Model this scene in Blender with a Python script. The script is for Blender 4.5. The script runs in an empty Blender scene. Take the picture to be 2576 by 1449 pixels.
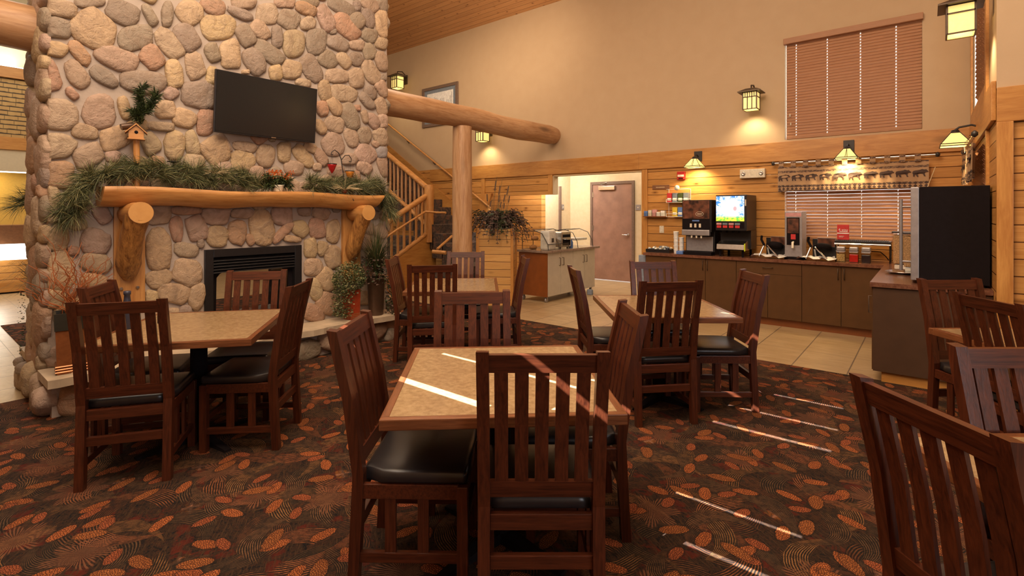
import bpy, bmesh, math, random
from mathutils import Vector, Matrix
PI = math.pi
R = math.radians
SC = bpy.context.scene
COL = SC.collection
TH, FO, H0, YH = R(39.3), 1279.0, 1.5, 535.0
SN, CS = math.sin(TH), math.cos(TH)

# ---------------------------------------------------------------- measuring
def ray(px, py):
    u = (px-1288)/FO
    return Vector((-SN+CS*u, CS+SN*u, (YH-py)/FO))
def onY(px, py, Y):
    r = ray(px, py); k = Y/r.y
    return Vector((r.x*k, Y, H0+r.z*k))
def onX(px, py, X):
    r = ray(px, py); k = X/r.x
    return Vector((X, r.y*k, H0+r.z*k))
def onZ(px, py, Z):
    r = ray(px, py); k = (Z-H0)/r.z
    return Vector((r.x*k, r.y*k, Z))
def atD(px, py, d):
    r = ray(px, py)
    return Vector((r.x*d, r.y*d, H0+r.z*d))
def cw(x, d, z=0.0):
    return Vector((x*CS-d*SN, x*SN+d*CS, z))

# ---------------------------------------------------------------- objects
class MB:
    """collects geometry of one mesh object"""
    def __init__(s):
        s.v = []; s.f = []; s.m = []; s.c = []; s.sm = []
    def add(s, vs, fs, mi=0, col=(1, 1, 1), smooth=False):
        o = len(s.v)
        s.v += [tuple(p) for p in vs]
        for f in fs:
            s.f.append([i+o for i in f]); s.m.append(mi); s.c.append(col); s.sm.append(smooth)
        return s
    def box(s, x0, x1, y0, y1, z0, z1, mi=0, M=None, bev=0):
        if bev:
            bm = bmesh.new()
            bmesh.ops.create_cube(bm, size=1)
            for v in bm.verts:
                v.co = Vector((x0+(v.co.x+.5)*(x1-x0), y0+(v.co.y+.5)*(y1-y0), z0+(v.co.z+.5)*(z1-z0)))
            bmesh.ops.bevel(bm, geom=bm.edges[:], offset=bev, segments=2, profile=.6, affect='EDGES')
            bm.verts.index_update()
            vs = [v.co.copy() for v in bm.verts]; fs = [[v.index for v in f.verts] for f in bm.faces]
            bm.free()
            if M: vs = [M @ p for p in vs]
            return s.add(vs, fs, mi)
        vs = [Vector((x, y, z)) for x in (x0, x1) for y in (y0, y1) for z in (z0, z1)]
        if M: vs = [M @ p for p in vs]
        return s.add(vs, [(0, 1, 3, 2), (4, 6, 7, 5), (0, 4, 5, 1), (2, 3, 7, 6), (0, 2, 6, 4), (1, 5, 7, 3)], mi)
    def prism(s, poly, h0, h1, ax='z', mi=0, M=None):
        """poly = list of 2D points, extruded along ax between h0 and h1"""
        def P(a, b, h):
            return Vector((a, b, h)) if ax == 'z' else Vector((h, a, b)) if ax == 'x' else Vector((a, h, b))
        n = len(poly)
        vs = [P(a, b, h0) for a, b in poly]+[P(a, b, h1) for a, b in poly]
        if M: vs = [M @ p for p in vs]
        fs = [list(range(n))[::-1], list(range(n, 2*n))]+[(i, (i+1) % n, n+(i+1) % n, n+i) for i in range(n)]
        return s.add(vs, fs, mi)
    def tube(s, pts, rad, n=8, mi=0, cap=True, smooth=True, flat=1.0, wob=0, seed=0):
        pts = [Vector(p) for p in pts]; k = len(pts)
        rr = rad if isinstance(rad, (list, tuple)) else [rad]*k
        rn = random.Random(seed)
        vs = []; fs = []
        ref = None
        for i, p in enumerate(pts):
            t = (pts[min(i+1, k-1)]-pts[max(i-1, 0)]).normalized()
            if ref is None:
                ref = Vector((0, 0, 1)) if abs(t.z) < .9 else Vector((1, 0, 0))
            a = t.cross(ref)
            if a.length < 1e-5: a = t.cross(Vector((0, 1, 0)))
            a.normalize(); b = a.cross(t).normalized(); ref = b
            for j in range(n):
                w = 2*PI*j/n
                q = rr[i]*(1+(rn.uniform(-wob, wob) if wob else 0))
                vs.append(p+a*math.cos(w)*q+b*math.sin(w)*q*flat)
        for i in range(k-1):
            for j in range(n):
                fs.append((i*n+j, i*n+(j+1) % n, (i+1)*n+(j+1) % n, (i+1)*n+j))
        s.add(vs, fs, mi, smooth=smooth)
        if cap:
            s.add(vs[:n], [list(range(n))[::-1]], mi); s.add(vs[-n:], [list(range(n))], mi)
        return s
    def lathe(s, prof, n=20, mi=0, M=None, smooth=True, cx=0, cy=0, sq=False):
        vs = []; fs = []
        for r, z in prof:
            for j in range(n):
                w = 2*PI*(j+.5)/n
                k = 1.0
                if sq: k = 1/max(abs(math.cos(w)), abs(math.sin(w)))
                vs.append(Vector((cx+r*k*math.cos(w), cy+r*k*math.sin(w), z)))
        if M: vs = [M @ p for p in vs]
        for i in range(len(prof)-1):
            for j in range(n):
                fs.append((i*n+j, i*n+(j+1) % n, (i+1)*n+(j+1) % n, (i+1)*n+j))
        s.add(vs, fs, mi, smooth=smooth)
        s.add(vs[:n], [list(range(n))[::-1]], mi); s.add(vs[-n:], [list(range(n))], mi)
        return s
    def blade(s, p, q, w, mi=0, up=Vector((0, 0, 1))):
        p = Vector(p); q = Vector(q); a = (q-p).cross(up)
        if a.length < 1e-6: a = Vector((1, 0, 0))
        a = a.normalized()*w
        return s.add([p-a, p+a, q+a*.2, q-a*.2], [(0, 1, 2, 3)], mi)
    def build(s, name, mats, parent=None, loc=None, rz=None, origin=None):
        me = bpy.data.meshes.new(name)
        vs = s.v
        if origin is not None:
            o = Vector(origin); vs = [Vector(p)-o for p in vs]
        me.from_pydata([tuple(p) for p in vs], [], s.f)
        if not isinstance(mats, (list, tuple)): mats = [mats]
        for m in mats: me.materials.append(M[m] if isinstance(m, str) else m)
        me.polygons.foreach_set('material_index', s.m)
        me.polygons.foreach_set('use_smooth', s.sm)
        if any(c != (1, 1, 1) for c in s.c):
            ca = me.color_attributes.new('Col', 'FLOAT_COLOR', 'CORNER')
            dat = []
            for f, c in zip(s.f, s.c): dat += [c[0], c[1], c[2], 1.0]*len(f)
            ca.data.foreach_set('color', dat)
        me.update()
        o = bpy.data.objects.new(name, me); COL.objects.link(o)
        if parent: o.parent = parent
        if origin is not None: o.location = origin
        if loc is not None: o.location = loc
        if rz is not None: o.rotation_euler.z = rz
        return o

def tag(o, label=None, cat=None, group=None, kind=None):
    if label: o['label'] = label
    if cat: o['category'] = cat
    if group: o['group'] = group
    if kind: o['kind'] = kind
    return o
def empty(name, loc=(0, 0, 0), rz=0, label=None, cat=None, group=None):
    o = bpy.data.objects.new(name, None); COL.objects.link(o)
    o.empty_display_size = .1
    o.location = loc; o.rotation_euler.z = rz
    return tag(o, label, cat, group)
def struct(name, mb, m):
    o = mb.build(name, m); o['kind'] = 'structure'; return o
def dup(root, loc, rz=0, label=None, parent=None):
    c = root.copy(); COL.objects.link(c)
    if parent is None:
        c.location = loc; c.rotation_euler.z = rz
        if label: c['label'] = label
    else: c.parent = parent
    for ch in KIDS.get(root.name, []):
        dup(ch, None, parent=c)
    return c
KIDS = {}
def freeze(root):
    """remember the children of a finished thing so copies are quick"""
    allo = list(COL.objects)
    def rec(o):
        ks = [c for c in allo if c.parent == o]
        KIDS[o.name] = ks
        for k in ks: rec(k)
    rec(root)
    return root

# ---------------------------------------------------------------- materials
class T:
    def __init__(s, name):
        s.m = bpy.data.materials.new(name); s.m.use_nodes = True
        s.t = s.m.node_tree; s.b = s.t.nodes['Principled BSDF']
    def n(s, ty, ins=None, **kw):
        x = s.t.nodes.new('ShaderNode'+ty)
        for k, v in kw.items(): setattr(x, k, v)
        for k, v in (ins or {}).items(): s.set(x.inputs[k], v)
        return x
    def set(s, sock, v):
        if isinstance(v, bpy.types.NodeSocket): s.t.links.new(v, sock)
        elif v is not None:
            if isinstance(v, tuple) and len(v) == 3 and sock.type == 'RGBA': v = (*v, 1)
            sock.default_value = v
    def ma(s, op, a, b=None, c=None, clamp=False):
        x = s.t.nodes.new('ShaderNodeMath'); x.operation = op; x.use_clamp = clamp
        for i, v in enumerate((a, b, c)):
            if v is not None: s.set(x.inputs[i], v)
        return x.outputs[0]
    def vm(s, op, a, b=None):
        x = s.t.nodes.new('ShaderNodeVectorMath'); x.operation = op
        s.set(x.inputs[0], a)
        if b is not None: s.set(x.inputs[1], b)
        return x.outputs[0] if op not in ('LENGTH', 'DOT_PRODUCT') else x.outputs['Value']
    def mix(s, f, a, b, bt='MIX'):
        x = s.t.nodes.new('ShaderNodeMix'); x.data_type = 'RGBA'; x.blend_type = bt; x.clamp_factor = True
        s.set(x.inputs[0], f); s.set(x.inputs[6], a); s.set(x.inputs[7], b)
        return x.outputs[2]
    def ramp(s, f, stops):
        x = s.t.nodes.new('ShaderNodeValToRGB'); s.set(x.inputs[0], f)
        e = x.color_ramp.elements
        while len(e) < len(stops): e.new(.5)
        for k, (p, c) in enumerate(stops):
            e[k].position = p; e[k].color = (*c, 1) if len(c) == 3 else c
        return x.outputs[0]
    def sep(s, v):
        x = s.n('SeparateXYZ', {0: v}); return x.outputs
    def comb(s, a, b, c):
        return s.n('CombineXYZ', {0: a, 1: b, 2: c}).outputs[0]
    def noise(s, vec, scale, detail=3, rough=.5, dist=0):
        return s.n('TexNoise', {'Vector': vec, 'Scale': scale, 'Detail': detail, 'Roughness': rough, 'Distortion': dist}).outputs[0]
    def step(s, a, e0, e1):
        """0 below e0, 1 above e1"""
        x = s.n('MapRange', {'Value': a, 'From Min': e0, 'From Max': e1}); x.clamp = True
        return x.outputs[0]
    def bump(s, h, strength=.3, dist=.01):
        b = s.n('Bump', {'Height': h, 'Strength': strength, 'Distance': dist})
        s.set(s.b.inputs['Normal'], b.outputs[0])
    def out(s, col, rough=.5, metal=0, spec=None):
        s.set(s.b.inputs['Base Color'], col); s.set(s.b.inputs['Roughness'], rough)
        s.set(s.b.inputs['Metallic'], metal)
        if spec is not None: s.set(s.b.inputs['Specular IOR Level'], spec)
        return s.m
    def co(s): return s.n('TexCoord').outputs['Object']
M = {}
def plain(name, c, rough=.5, metal=0, var=.12, scale=30, emis=None, es=0):
    t = T(name)
    n = t.noise(t.co(), scale, 3)
    k = t.step(n, .3, .7)
    col = t.mix(k, tuple(x*(1-var) for x in c), tuple(min(1, x*(1+var)) for x in c))
    t.out(col, rough, metal)
    if emis:
        t.set(t.b.inputs['Emission Color'], emis); t.set(t.b.inputs['Emission Strength'], es)
    M[name] = t.m
    return t.m
def wood(name, ax, c0, c1, rough=.35, sc=1.0, stretch=14, bump=.15, knots=0):
    """grain running along axis ax in object space"""
    t = T(name); co = t.co()
    s = [stretch]*3; s['xyz'.index(ax)] = 1.0
    v = t.vm('MULTIPLY', co, tuple(q*sc for q in s))
    n1 = t.noise(v, 3.0, 5, .6, .6)
    n2 = t.noise(t.vm('MULTIPLY', co, tuple((9 if q > 1 else .7)*sc for q in s)), 14, 3, .6)
    k = t.step(t.ma('ADD', t.ma('MULTIPLY', n1, .7), t.ma('MULTIPLY', n2, .3)), .34, .66)
    col = t.mix(k, c0, c1)
    rnd = t.n('ObjectInfo').outputs['Random']
    col = t.mix(t.ma('MULTIPLY', rnd, .25), col, tuple(x*.55 for x in c0))
    if knots:
        kv = t.n('TexVoronoi', {'Vector': t.vm('MULTIPLY', co, tuple((.5 if q == 1.0 else 1.6)*1.0 for q in s)), 'Scale': knots}).outputs['Distance']
        col = t.mix(t.step(kv, .13, .05), col, tuple(x*.25 for x in c0))
    t.bump(k, bump, .002)
    t.out(col, rough); M[name] = t.m
def boards(name, length, cross, pitch, c0, c1, cg, rough=.4, knot=1.0, off=0.0, gw=.05, glen=0.0):
    """tongue and groove boards: length / cross = axis index"""
    t = T(name); co = t.co(); sp = t.sep(co)
    L = sp[length]; C = sp[cross]
    q = t.ma('DIVIDE', t.ma('ADD', C, off+50*pitch), pitch)
    idx = t.ma('FLOOR', q); fr = t.ma('FRACT', q)
    edge = t.ma('MINIMUM', fr, t.ma('SUBTRACT', 1.0, fr))
    groove = t.step(edge, gw, gw*.25)
    wn = t.n('TexWhiteNoise', {'W': idx}, noise_dimensions='1D').outputs[0]
    l2 = t.ma('ADD', L, t.ma('MULTIPLY', wn, 37.0))
    n1 = t.noise(t.comb(t.ma('MULTIPLY', l2, 1.2), t.ma('MULTIPLY', q, 3.2), idx), 2.2, 5, .6, .8)
    n2 = t.noise(t.comb(t.ma('MULTIPLY', l2, 4), t.ma('MULTIPLY', q, 26), idx), 2.0, 3)
    k = t.step(t.ma('ADD', t.ma('MULTIPLY', n1, .65), t.ma('MULTIPLY', n2, .35)), .33, .68)
    col = t.mix(k, c0, c1)
    col = t.mix(t.ma('MULTIPLY', wn, .35), col, tuple(x*.6 for x in c0))
    # knots: one cell row per board
    kv = t.n('TexVoronoi', {'Vector': t.comb(t.ma('MULTIPLY', l2, 2.2*knot), t.ma('MULTIPLY', q, .9), t.ma('MULTIPLY', idx, 3.7)), 'Scale': 1.0}, ).outputs
    kd = t.ma('ADD', kv['Distance'], t.ma('MULTIPLY', t.ma('SUBTRACT', n2, .5), .05))
    col = t.mix(t.step(kd, .2, .07), col, t.mix(.5, c0, cg))
    col = t.mix(t.step(kd, .095, .05), col, cg)
    col = t.mix(groove, col, cg)
    t.bump(t.ma('SUBTRACT', t.ma('MULTIPLY', k, .12), groove), .6, .008)
    t.out(col, rough); M[name] = t.m

OAK0, OAK1 = (.034, .0075, .0034), (.118, .029, .0105)
for a in 'xyz': wood('oak_'+a, a, OAK0, OAK1, .32, 1.6, 18, .1)
for a in 'xyz': wood('log_'+a, a, (.42, .17, .042), (.72, .38, .125), .4, .8, 9, .3, knots=1.3)
wood('log_rough', 'z', (.13, .04, .01), (.7, .34, .09), .42, .9, 11, .6, knots=2.0)
for a in 'xyz': wood('peeled_'+a, a, (.36, .17, .07), (.62, .38, .2), .42, .9, 10, .35, knots=1.0)
for a in 'xyz': wood('cedar_'+a, a, (.42, .17, .035), (.64, .32, .085), .38, .9, 7, .12, knots=1.1)
boards('siding_x', 0, 2, .128, (.44, .19, .045), (.66, .35, .11), (.1, .032, .008), .38, 1.15)
boards('siding_y', 1, 2, .128, (.44, .19, .045), (.66, .35, .11), (.1, .032, .008), .38, 1.15)
boards('siding_planter', 0, 2, .12, (.5, .25, .07), (.7, .42, .15), (.12, .04, .01), .38, 1.1)
boards('ceiling_boards', 0, 1, .11, (.4, .17, .06), (.58, .3, .12), (.14, .045, .012), .4, knot=2.4, gw=.035)
plain('iron', (.035, .03, .028), .45, .3)
plain('iron_bronze', (.09, .06, .04), .4, .6)
plain('black_metal', (.018, .016, .017), .35, .2)
plain('black_matte', (.010, .007, .008), .85)
plain('steel', (.55, .53, .5), .28, 1.0, .08)
plain('steel_soft', (.36, .34, .35), .45, .7, .08)
plain('chrome', (.75, .75, .76), .12, 1.0, .03)
plain('white_plastic', (.75, .7, .6), .4)
plain('cream', (.7, .62, .48), .5)
plain('paper_white', (.82, .8, .76), .6)
plain('red_plastic', (.5, .02, .015), .4)
plain('red_card', (.55, .03, .03), .5)
plain('door_veneer', (.27, .145, .1), .45, 0, .15, 6)
plain('door_frame_paint', (.16, .1, .07), .5)
plain('cab_brown', (.095, .043, .014), .6, 0, .08, 8)
plain('cab_end', (.075, .038, .02), .65, 0, .08, 8)
plain('cab_seam', (.02, .012, .008), .6)
plain('cab_cream', (.5, .45, .37), .45, 0, .06, 8)
plain('panel_brown', (.22, .065, .014), .4, 0, .1, 10)
plain('blue_grey', (.22, .26, .33), .5)
plain('terracotta', (.34, .05, .018), .25)
plain('pot_brown', (.09, .05, .03), .3, .3)
plain('pot_black', (.03, .028, .02), .35)
plain('pot_copper', (.36, .13, .045), .25, .5)
plain('twig_orange', (.4, .12, .035), .6)
plain('raffia', (.6, .48, .28), .8)
plain('needle', (.07, .085, .03), .6, 0, .5, 60)
plain('needle_light', (.24, .23, .1), .6, 0, .3, 60)
plain('leaf', (.055, .075, .02), .5, 0, .4, 50)
plain('leaf_dark', (.03, .045, .015), .5, 0, .4, 50)
plain('leaf_dry', (.1, .06, .045), .7, 0, .4, 50)
plain('grass_dry', (.16, .12, .05), .6, 0, .4, 50)
plain('flower_orange', (.65, .13, .015), .5)
plain('glass_red', (.4, .015, .015), .12)
plain('glass_amber', (.6, .22, .03), .2)
plain('coffee_print', (.11, .04, .022), .35, 0, .9, 14)
plain('food_tan', (.4, .26, .09), .6, 0, .5, 80)
plain('food_red', (.5, .015, .01), .3)
plain('food_dark', (.02, .01, .012), .3)
plain('food_cereal', (.45, .26, .12), .7, 0, .5, 120)
plain('bag_white', (.62, .6, .54), .35, 0, .15, 20)
plain('bread', (.42, .2, .07), .7)
plain('print_blue', (.1, .2, .5), .5)
plain('print_yellow', (.7, .5, .04), .5)
plain('print_pink', (.6, .3, .3), .5)
plain('mill_dark', (.03, .032, .055), .35)
plain('print_grey', (.2, .23, .27), .5)
plain('bear_dark', (.06, .035, .03), .8)
plain('black_vinyl', (.02, .017, .018), .32, 0, .1, 20)
plain('pane_white', (.85, .85, .85), .5)
plain('mortar_dark', (.05, .04, .035), .8)
plain('roof_black', (.02, .02, .02), .6)
plain('ash_log', (.1, .085, .075), .8, 0, .5, 12)
plain('lime', (.6, .75, .02), .4)
plain('slab_stone', (.5, .39, .27), .7, 0, .18, 7)
plain('lobby_cream', (.6, .5, .33), .7, 0, .03)
plain('lobby_yellow', (.62, .4, .09), .6, 0, .05)
plain('lobby_board', (.2, .085, .035), .5)
plain('lit_white', (.9, .9, .85), .5, 0, 0, 1, (1, .98, .9), 2.2)
plain('cove_light', (.9, .9, .85), .5, 0, 0, 1, (.95, 1, .85), 3.0)
plain('bulb', (1, .9, .6), .5, 0, 0, 1, (1, .86, .5), 14)
plain('lantern_glass', (.9, .75, .35), .3, 0, .1, 40, (1, .7, .2), .65)
plain('shade_glass', (.9, .75, .4), .3, 0, .1, 30, (1, .66, .16), .8)
def _mk():
    # beige textured wall
    t = T('wall_beige'); co = t.co()
    n = t.noise(co, 5, 4); n2 = t.noise(co, 60, 3)
    t.bump(n2, .15, .003)
    M['wall_beige'] = t.out(t.mix(t.step(n, .2, .8), (.5, .352, .21), (.53, .38, .232)), .75)
    t = T('hall_beige'); co = t.co(); n = t.noise(co, 12, 4)
    M['hall_beige'] = t.out(t.mix(t.step(n, .3, .7), (.62, .47, .28), (.66, .52, .33)), .7)
    # stone
    t = T('river_stone'); co = t.co()
    a = t.n('Attribute'); a.attribute_name = 'Col'
    n = t.noise(co, 9, 5, .62, 1.2); n2 = t.noise(co, 34, 5, .65)
    c = t.mix(t.step(n, .3, .7), t.mix(.35, a.outputs[0], (.3, .2, .13), 'MULTIPLY'), a.outputs[0])
    c = t.mix(t.step(n, .55, .8), a.outputs[0], c)
    c = t.mix(t.ma('MULTIPLY', t.step(n2, .45, .75), .45), a.outputs[0], (.34, .26, .19))
    c2 = t.mix(t.ma('MULTIPLY', t.step(n, .45, .66), .55), c, (.24, .16, .105))
    t.bump(t.ma('ADD', n2, t.ma('MULTIPLY', n, 1.6)), .8, .014)
    M['river_stone'] = t.out(c2, .68)
    t = T('mortar'); co = t.co(); n = t.noise(co, 25, 5, .6); n2 = t.noise(co, 3, 2)
    t.bump(n, .5, .01)
    M['mortar'] = t.out(t.mix(n2, (.40, .33, .28), (.48, .395, .33)), .85)
    # table laminate
    t = T('laminate'); co = t.co(); n = t.noise(co, 38, 5, .7); n3 = t.noise(co, 9, 4, .6)
    c = t.mix(t.step(n, .35, .65), (.26, .165, .08), (.4, .275, .145)); c = t.mix(t.ma('MULTIPLY', t.step(n3, .4, .7), .35), c, (.24, .14, .07))
    M['laminate'] = t.out(c, .22)
    # worktop
    t = T('worktop'); co = t.co(); n = t.noise(co, 30, 6, .7)
    M['worktop'] = t.out(t.mix(t.step(n, .35, .65), (.11, .042, .025), (.22, .1, .06)), .2)
    t = T('worktop_grey'); co = t.co(); n = t.noise(co, 30, 6, .7)
    M['worktop_grey'] = t.out(t.mix(t.step(n, .35, .65), (.2, .13, .1), (.32, .24, .19)), .22)
    # tile floor
    t = T('floor_tile'); co = t.co(); sp = t.sep(co); p = .457
    def ln(c, off):
        fr = t.ma('FRACT', t.ma('DIVIDE', t.ma('ADD', c, 50*p+off), p))
        return t.ma('MINIMUM', fr, t.ma('SUBTRACT', 1.0, fr))
    e = t.ma('MINIMUM', ln(sp[0], .126), t.ma('ADD', ln(sp[1], .1), .007))
    g = t.step(e, .016, .007)
    n = t.noise(t.vm('MULTIPLY', co, (1, 3, 1)), 2.6, 6, .65, 1.2)
    wn = t.n('TexWhiteNoise', {'Vector': t.vm('FLOOR', t.vm('DIVIDE', t.vm('ADD', co, (50*p+.126, 50*p, 0)), (p, p, 10)))}, noise_dimensions='3D').outputs[0]
    c = t.mix(t.step(n, .35, .7), (.38, .26, .13), (.54, .395, .225)); c = t.mix(t.ma('MULTIPLY', wn, .3), c, (.4, .26, .12))
    t.bump(t.ma('SUBTRACT', 1.0, g), .4, .003)
    M['floor_tile'] = t.out(t.mix(g, c, (.17, .12, .08)), .33)
    # blinds
    t = T('blind_slat'); co = t.co(); n = t.noise(t.vm('MULTIPLY', co, (1, 8, 8)), 8, 3)
    c = t.mix(n, (.4, .195, .098), (.5, .262, .145))
    t.out(c, .42)
    tr = t.n('BsdfTranslucent', {'Color': c}); ms = t.n('MixShader', {0: .18}); 
    t.t.links.new(t.b.outputs[0], ms.inputs[1]); t.t.links.new(tr.outputs[0], ms.inputs[2])
    t.t.links.new(ms.outputs[0], t.t.nodes['Material Output'].inputs[0]); M['blind_slat'] = t.m
    # window glass, clear
    for nm, tint in (('pane_glass', (1, 1, 1)), ('clear_plastic', (.95, .95, .93))):
        t = T(nm); tp = t.n('BsdfTransparent', {'Color': tint}); gl = t.n('BsdfGlossy', {'Roughness': .05})
        fr = t.n('LayerWeight', {'Blend': .12}).outputs['Facing']
        ms = t.n('MixShader', {0: t.ma('ADD', t.ma('MULTIPLY', fr, .25), .04)})
        t.t.links.new(tp.outputs[0], ms.inputs[1]); t.t.links.new(gl.outputs[0], ms.inputs[2])
        t.t.links.new(ms.outputs[0], t.t.nodes['Material Output'].inputs[0]); M[nm] = t.m
    t = T('frosted_pane'); tl = t.n('BsdfTranslucent', {'Color': (.95, .95, .95, 1)}); t.t.links.new(tl.outputs[0], t.t.nodes['Material Output'].inputs[0]); M['frosted_pane'] = t.m
    # screens
    t = T('tv_screen'); M['tv_screen'] = t.out((.012, .014, .016), .16, 0, .6)
    t = T('menu_screen'); co = t.n('TexCoord').outputs['Generated']; sp = t.sep(co)
    n = t.noise(co, 7, 4, .6, 1.0)
    c = t.mix(t.step(n, .4, .6), (.04, .2, .75), (.9, .95, 1.0))
    r = t.vm('LENGTH', t.vm('MULTIPLY', t.vm('SUBTRACT', co, (.5, .5, .5)), (1.2, 0, 1)))
    c = t.mix(t.step(r, .5, .2), c, (1, 1, 1))
    c = t.mix(t.step(sp[2], .3, .12), c, t.mix(t.step(t.noise(co, 11, 2), .45, .55), (.9, .75, .05), (.15, .45, .05)))
    c = t.mix(t.step(t.vm('LENGTH', t.vm('MULTIPLY', t.vm('SUBTRACT', co, (.68, .5, .5)), (1, 0, .7))), .1, .05), c, (.9, .3, .3))
    t.out((0, 0, 0), .3); t.set(t.b.inputs['Emission Color'], c); t.set(t.b.inputs['Emission Strength'], 1.6); M['menu_screen'] = t.m
    # shingles
    t = T('shingles'); co = t.co(); sp = t.sep(co)
    q = t.ma('DIVIDE', t.ma('ADD', sp[2], 50), .085); idx = t.ma('FLOOR', q); fr = t.ma('FRACT', q)
    wn = t.n('TexWhiteNoise', {'W': idx}, noise_dimensions='1D').outputs[0]
    n = t.noise(t.comb(t.ma('MULTIPLY', sp[1], 4), idx, 0.0), 2, 2)
    line = t.step(t.ma('ADD', fr, t.ma('MULTIPLY', t.ma('SUBTRACT', n, .5), .5)), .3, .18)
    q2 = t.ma('FRACT', t.ma('ADD', t.ma('MULTIPLY', sp[1], 5.5), t.ma('MULTIPLY', wn, 9))); v2 = t.step(q2, .07, .03)
    c = t.mix(n, (.36, .2, .06), (.55, .36, .13)); c = t.mix(t.ma('MAXIMUM', line, t.ma('MULTIPLY', v2, .7)), c, (.05, .03, .012))
    M['shingles'] = t.out(c, .7)
    # valance cloth
    t = T('valance_cloth'); co = t.co(); sp = t.sep(co)
    z = sp[2]; n = t.noise(t.vm('MULTIPLY', co, (12, 12, 40)), 3, 3)
    s1 = t.step(t.ma('SINE', t.ma('MULTIPLY', z, 95.0)), .0, .4)
    lo = t.step(z, 1.90, 1.885); hi = t.step(z, 2.035, 2.05)
    k = t.ma('MULTIPLY', t.ma('MAXIMUM', lo, hi), t.ma('MULTIPLY', s1, t.step(n, .35, .55)))
    M['valance_cloth'] = t.out(t.mix(k, (.4, .25, .14), (.07, .04, .036)), .85)
    # stair carpet
    t = T('stair_carpet'); co = t.co(); n = t.noise(co, 9, 4, .7, 1.0)
    M['stair_carpet'] = t.out(t.ramp(n, [(0.3, (.02, .018, .018)), (.5, (.07, .05, .04)), (.62, (.16, .08, .05)), (.8, (.05, .06, .05))]), .95)
    # patterned carpet
    t = T('pine_carpet'); co0 = t.vm('MULTIPLY', t.co(), (1.35, 1.35, 1.35))
    wob = t.n('TexNoise', {'Vector': co0, 'Scale': 6, 'Detail': 2}).outputs['Color']
    co = t.vm('ADD', co0, t.vm('MULTIPLY', t.vm('SUBTRACT', wob, (.5, .5, .5)), (.028, .028, 0)))
    def cell(scale, off, rmin=0, rmax=2*PI):
        v = t.vm('ADD', co, off)
        vo = t.n('TexVoronoi', {'Vector': v, 'Scale': scale, 'Randomness': .8}, voronoi_dimensions='2D')
        loc = t.vm('SUBTRACT', v, vo.outputs['Position'])
        rc = t.sep(vo.outputs['Color'])
        an = t.ma('ADD', t.ma('MULTIPLY', rc[0], rmax-rmin), rmin)
        vr = t.n('VectorRotate', {'Vector': loc, 'Angle': an}, rotation_type='Z_AXIS')
        sp = t.sep(vr.outputs[0])
        return sp[0], sp[1], rc
    nb = t.noise(co, 17, 5, .75, 2.2); nf = t.noise(co, 160, 2)
    c = t.ramp(nb, [(.3, (.006, .005, .006)), (.44, (.010, .008, .008)), (.5, (.045, .022, .011)), (.54, (.010, .009, .009)), (.62, (.065, .024, .011)), (.66, (.012, .012, .011)), (.76, (.045, .035, .02))])
    # plaid bars
    pr = t.n('VectorRotate', {'Vector': co0, 'Angle': R(24)}, rotation_type='Z_AXIS'); ps = t.sep(pr.outputs[0])
    def bar(x, per, w, off):
        fr = t.ma('FRACT', t.ma('ADD', t.ma('DIVIDE', x, per), 50+off))
        return t.step(t.ma('ABSOLUTE', t.ma('SUBTRACT', fr, .5)), w+.02, w)
    bx = bar(ps[0], .62, .09, .1); by = bar(ps[1], .5, .1, .3)
    brk = t.step(t.noise(co, 7, 4, .8, 1.0), .46, .56)
    c = t.mix(t.ma('MULTIPLY', t.ma('MAXIMUM', bx, by), t.ma('MULTIPLY', brk, .9)), c, t.mix(t.noise(co, 30, 2), (.035, .005, .004), (.12, .02, .010)))
    c = t.mix(t.ma('MULTIPLY', t.ma('MULTIPLY', t.ma('MULTIPLY', bx, by), brk), .6), c, (.2, .08, .02))
    th = t.ma('MAXIMUM', t.ma('MULTIPLY', bar(ps[0], .62, .008, .1), by), t.ma('MULTIPLY', bar(ps[1], .5, .008, .3), bx))
    c = t.mix(t.ma('MULTIPLY', t.ma('MULTIPLY', th, t.ma('ADD', t.ma('MULTIPLY', brk, .7), .3)), .6), c, (.3, .15, .1))
    # feathers
    stk = t.n('VectorRotate', {'Vector': co, 'Angle': R(35)}, rotation_type='Z_AXIS').outputs[0]
    brkn = t.step(t.noise(co, 26, 3, .7), .38, .6)
    s1 = t.noise(t.vm('MULTIPLY', stk, (9, 85, 1)), 1.0, 3, .6, .6)
    c = t.mix(t.ma('MULTIPLY', t.step(s1, .52, .6), .7), c, (.06, .032, .016))
    for scale, off, L, W, cv, c1 in ((2.3, (41, 7, 0), .26, .13, -2.4, (.09, .036, .016)), (2.1, (61, 37, 0), .28, .12, 2.1, (.075, .04, .02)), (1.75, (3, 1, 0), .30, .11, 1.9, (.16, .075, .028)), (1.55, (9.3, 4.7, 0), .30, .12, -1.6, (.17, .06, .024)), (1.95, (15.1, 8.2, 0), .24, .1, 2.6, (.1, .05, .024))):
        u, v, rc = cell(scale, off)
        v2 = t.ma('SUBTRACT', v, t.ma('MULTIPLY', t.ma('MULTIPLY', u, u), cv))
        un = t.ma('DIVIDE', u, L)
        s01 = t.ma('MAXIMUM', t.ma('MULTIPLY', t.ma('ADD', un, 1.0), .5), .001)
        w = t.ma('MULTIPLY', t.ma('POWER', s01, .75), W)
        vn = t.ma('DIVIDE', v2, w)
        fr = t.ma('MULTIPLY', t.ma('SINE', t.ma('MULTIPLY', vn, 17.0)), .05)
        mask = t.ma('MULTIPLY', t.step(t.ma('ABSOLUTE', vn), 1.0, .9), t.step(t.ma('ADD', t.ma('ADD', un, fr), t.ma('MULTIPLY', t.ma('ABSOLUTE', vn), .35)), 1.0, .9))
        ph = t.ma('MULTIPLY', vn, 33.0)
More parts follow.
